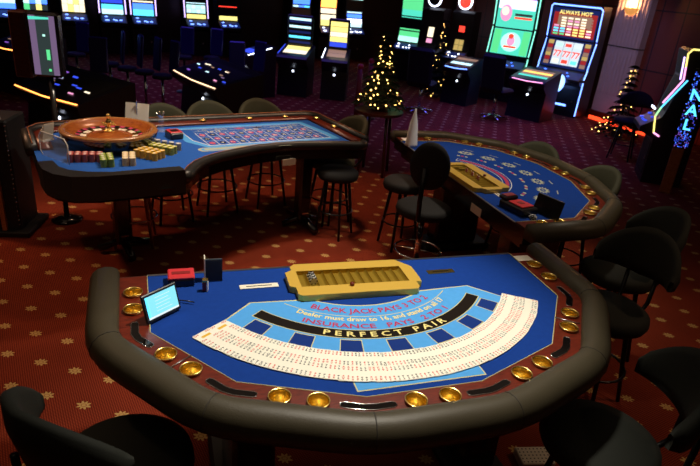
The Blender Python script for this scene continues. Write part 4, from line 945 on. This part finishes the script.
for (px_, py_), rz, lab in (((238, 116), 30, 'high stool between the orange lit console and the middle terminals'), ((250, 112), -20, 'high stool before the middle terminals, left of the blue floor lamp'), ((185, 92), 10, 'high stool in front of the slot machine with yellow and cyan screen'), ((212, 92), 0, 'high stool in front of the red and yellow slot machine'), ((80, 92), 0, 'high stool in front of the cream lit slot machine'), ((100, 120), 20, 'high stool behind the left part of the roulette wheel')):
    c = dup(q0, (*at(px_, py_, 0), 0), R(rz), lab); del c['group']
# chair at the green machine: tall back, star base
p = Vector(at(492, 119, 0)); t = thing('gaming_chair', (p.x, p.y, 0), R(150), 'black high backed chair with chrome star foot before the green slot machine', 'chair')
mb = M(); mb.box(-.24, .24, -.24, .22, .50, .60, 'near_black_fabric', bev=.04); mb.build('seat', t)
mb = M(); mb.box(-.24, .24, -.05, .05, 0, .66, 'near_black_fabric', rot=Matrix.Rotation(-.12, 3, 'X'), at=(0, .24, .56), bev=.045); mb.build('backrest', t)
mb = M(); mb.tube([(0, 0, .06), (0, 0, .52)], .03, 'chrome', 10); mb.build('column', t)
for k in range(5): a = 2 * PI * k / 5; mb = M(); mb.tube([(0, 0, .09), (.28 * math.cos(a), .28 * math.sin(a), .03)], .020, 'chrome', 6); mb.build('leg', t)
reindex(); dup(t, (*at(418, 112, 0), 0), R(170), 'black high backed chair before the dark machines with round toppers')
bar_stool((4.95, 5.55), R(-20), 'dark stool in front of the lit christmas tree by the pilaster', 'near_black_fabric')

# ------------------------------------------------------------------ christmas trees
bulb = None
def xmas(loc, z0, h, r, nb, label, seed, table=False):
    rd = random.Random(seed); cv = 1.7; t = thing('christmas_tree', (*loc, z0), 0, label, 'christmas tree')
    mb = M(); mb.tube([(0, 0, 0), (0, 0, h)], .02, 'dark_wood', 6, r1=.005); mb.lathe([(.10, 0), (.12, .10), (.11, .11), (.0001, .11)], 'dark_wood', n=14); mb.build('trunk', t)
    mb = M(); tiers = 12
    for i in range(tiers):
        f = i / (tiers - 1); zz = .15 + (h - .18) * f; rr = r * (1 - f) ** cv + .05
        nbn = int(7 + 9 * (1 - f))
        for k in range(nbn):
            a = 2 * PI * (k + rd.random() * .7) / nbn; ln = rr * rd.uniform(.75, 1.05); droop = ln * .3
            ca, sa = math.cos(a), math.sin(a); w_ = .045 + .03 * (1 - f)
            for j in range(4):                                # needled branch: short blades either side
                u = (j + .5) / 4; bx, by, bz = ln * u * ca, ln * u * sa, zz - droop * u
                for s in (-1, 1):
                    mb.add([(bx, by, bz + .01), (bx + (ca * .05 - sa * s * w_), by + (sa * .05 + ca * s * w_), bz - .012), (bx + ca * .035, by + sa * .035, bz)], [(0, 1, 2)], 'pine')
                mb.add([(bx - ca * .06, by - sa * .06, bz + .02), (bx + ca * .08, by + sa * .08, bz - .02), (bx + ca * .02, by + sa * .02, bz + .03)], [(0, 1, 2)], 'pine')
    mb.build('foliage', t, fix=False)
    global bulb
    for k in range(nb):
        f = rd.random() ** 1.25 * .98; a = rd.random() * 2 * PI; rr = (r * (1 - f) ** cv + .05) * rd.uniform(.6, 1.05); zz = .13 + (h - .15) * f - rr * .2
        if bulb is None: b_ = M(); b_.sphere((0, 0, 0), .0095, 'e_fairy', 8); bulb = b_.mesh('fairy_light')
        o = bpy.data.objects.new('fairy_light', bulb); COL.objects.link(o); o.parent = t; o.location = (rr * math.cos(a), rr * math.sin(a), zz); s = rd.uniform(.5, 1.35); o.scale = (s, s, s)
    return t
def high_table(loc, h, r, label):
    t = thing('high_table', (*loc, 0), 0, label, 'table')
    mb = M(); mb.lathe([(.0001, h - .03), (r, h - .03), (r, h), (.0001, h)], 'dark_wood', n=28, smooth=False); mb.build('tabletop', t)
    for k in range(4): a = PI / 4 + PI / 2 * k; mb = M(); mb.tube([(r * .6 * math.cos(a), r * .6 * math.sin(a), h - .03), (r * .75 * math.cos(a), r * .75 * math.sin(a), 0)], .02, 'dark_wood', 8); mb.build('leg', t)
    return t
p = (1.05, 4.0)
def zat(p, py):                                              # height that projects to photo row py above p
    best = min(range(0, 320), key=lambda k: abs(233 - 574.4 * ((Vector((p[0], p[1], k / 100)) - CAM).dot(u2) / (Vector((p[0], p[1], k / 100)) - CAM).dot(fwd)) - py)); return best / 100
p = at(379, 110, .80); high_table(p, .80, .30, 'small dark high table under the big lit christmas tree'); xmas(p, .80, .92, .26, 90, 'christmas tree with warm gold lights on the high table', 3)
p = at(382, 150, 0)
p = at(435, 97, 0); xmas(p, .0, 1.62, .30, 45, 'slim christmas tree with gold lights beside the round topped machines', 5)
xmas(at(616, 136, 0), .0, 1.28, .40, 52, 'christmas tree with sparse gold lights in front of the fluted pilaster', 9)

# sconce on the pilaster
t = thing('wall_sconce', (0, 0, 0), RZB, 'amber half bowl wall sconce on the fluted pilaster', 'wall lamp')
p = on_right(t_right(at(650, 118)), .19); t.location = (p[0], p[1], 2.15)
mb = M(); vs = []; fs = []; n = 14; pr = [(.02, -.09), (.09, -.07), (.14, -.02), (.17, .05)]
for (r_, zz) in pr:
    for i in range(n + 1): a = PI + PI * i / n; vs.append((r_ * math.cos(a), r_ * math.sin(a) * .7, zz))
for k in range(3):
    for i in range(n): fs.append((k * (n + 1) + i, k * (n + 1) + i + 1, (k + 1) * (n + 1) + i + 1, (k + 1) * (n + 1) + i))
mb.add(vs, fs, 'e_bowl', True); mb.build('bowl', t); mb = M(); mb.sphere((0, -.06, .03), .035, 'e_sconce', 10); mb.build('bulb', t)
ld = bpy.data.lights.new('sconce_light', 'POINT'); ld.energy = 30; ld.color = (1, .45, .15); ld.shadow_soft_size = .04; lo = bpy.data.objects.new('sconce_light', ld); COL.objects.link(lo); lo.parent = t; lo.location = (0, -.10, .14)

# red glossy bollards left of the tree
for k, (px_, py_, hh_) in enumerate(((355, 128, .95), (366, 118, .95), (300, 110, .4))):
    if k == 2: continue
    p = at(px_, py_, 0); t = thing('rope_post', (*p, 0), 0, ('red glossy rope post left of the gold lit tree', 'red glossy rope post behind the tree table')[k], 'rope post')
    mb = M(); mb.lathe([(.16, 0), (.16, .02), (.05, .05)], 'dark_wood', n=20); mb.build('base', t); mb = M(); mb.lathe([(.045, .04), (.045, hh_), (.0001, hh_ + .01)], 'red_dark', n=14); mb.build('pole', t); mb = M(); mb.sphere((0, 0, hh_ + .03), .05, 'red_plastic', 12); mb.build('finial', t)

# dotted box on the floor under the nearest table
mb = M(); mb.box(-.09, .09, -.06, .06, 0, .05, 'paper', bev=.005)
for i in range(8):
    for j in range(5): mb.box(-.08 + .021 * i, -.073 + .021 * i, -.05 + .022 * j, -.043 + .022 * j, .0502, .0508, 'seam')
o = mb.build('tissue_box', loc=(*at(533, 462, 0), 0), rz=R(20)); tag(o, 'cream dotted box on the carpet in front of the bottom right stool', 'box')
# ------------------------------------------------------------------ lights
def spot(name, loc, tgt, e, col, ang, blend=.6, size=.08):
    l = bpy.data.lights.new(name, 'SPOT'); l.energy = e; l.color = col; l.spot_size = R(ang); l.spot_blend = blend; l.shadow_soft_size = size
    o = bpy.data.objects.new(name, l); COL.objects.link(o); o.location = loc; o.rotation_euler = (Vector(tgt) - Vector(loc)).to_track_quat('-Z', 'Y').to_euler(); return o
def area(name, loc, tgt, e, col, sx, sy, sp=180):
    l = bpy.data.lights.new(name, 'AREA'); l.energy = e; l.color = col; l.shape = 'RECTANGLE'; l.size = sx; l.size_y = sy; l.spread = R(sp)
    o = bpy.data.objects.new(name, l); COL.objects.link(o); o.location = loc; o.rotation_euler = (Vector(tgt) - Vector(loc)).to_track_quat('-Z', 'Y').to_euler(); return o
WARM = (1, .80, .55)
spot('downlight', (2.45, -1.6, 3.3), (2.35, -2.1, .9), 290, (1, .92, .78), 62, .7, .10)
spot('downlight', (1.0, .2, 3.3), (.45, .1, .9), 190, (1, .86, .68), 70, .8, .10)
spot('downlight', (3.2, .7, 3.3), (3.0, .5, .9), 150, (1, .86, .68), 62, .8, .10)
spot('downlight', (.2, -2.6, 3.3), (.2, -2.2, 0), 66, (1, .62, .38), 80, .9, .10)
spot('downlight', (5.6, -.6, 3.3), (5.0, -.8, 0), 60, (1, .62, .38), 85, .9, .10)
spot('downlight', (1.4, 1.6, 3.3), (1.5, 1.4, 0), 120, (1, .58, .34), 75, .9, .10)
spot('downlight', (-.3, 1.2, 3.3), (-.5, .6, 0), 40, (1, .5, .3), 75, .9, .10)
spot('downlight', (.9, -.5, 3.3), (.9, -.5, 0), 90, (1, .62, .38), 70, .9, .10)
area('overhead_fill', (2.8, 6.2, 3.3), (2.8, 6.2, 0), 46, (.16, .12, 1.0), 3, 4, 75)  # added purple fill overhead, standing in for the slot machines' coloured light
spot('wall_fill', (3.4, 5.2, 3.3), (*on_right(t_right(at(650, 118)), 0)[:2], 1.3), 190, (.80, .62, .85), 32, .6, .1)  # added fill to bring up the dim pilaster, no fixture here
spot('wall_fill', (3.4, 7.2, 3.3), (*on_right(t_right(at(575, 60)), 0)[:2], 2.2), 70, (1, .35, .22), 80, .9, .1)  # added reddish fill for the right wall, no fixture here
area('overhead_fill', (-2.5, 6.5, 3.3), (-2.5, 6.5, 0), 38, (.20, .12, 1.0), 5, 5, 80)  # added purple fill over the left rows, in place of machine glow
spot('downlight', (-2.6, -.6, 3.0), (-.2, -.1, .2), 150, (1, .50, .26), 50, .8, .10)
area('overhead_fill', (1.5, -1, 3.35), (1.5, -1, 0), 22, (1, .72, .5), 6, 6)  # broad warm fill from above, no fixture behind it
w = bpy.data.worlds.new('world'); sc.world = w; w.use_nodes = True; w.node_tree.nodes['Background'].inputs[0].default_value = (.02, .015, .02, 1); w.node_tree.nodes['Background'].inputs[1].default_value = .1
vs_ = sc.view_settings; sc.display_settings.display_device = 'sRGB'; vs_.view_transform = 'Standard'; vs_.look = 'None'; vs_.exposure = 0; vs_.gamma = 1; vs_.use_curve_mapping = False
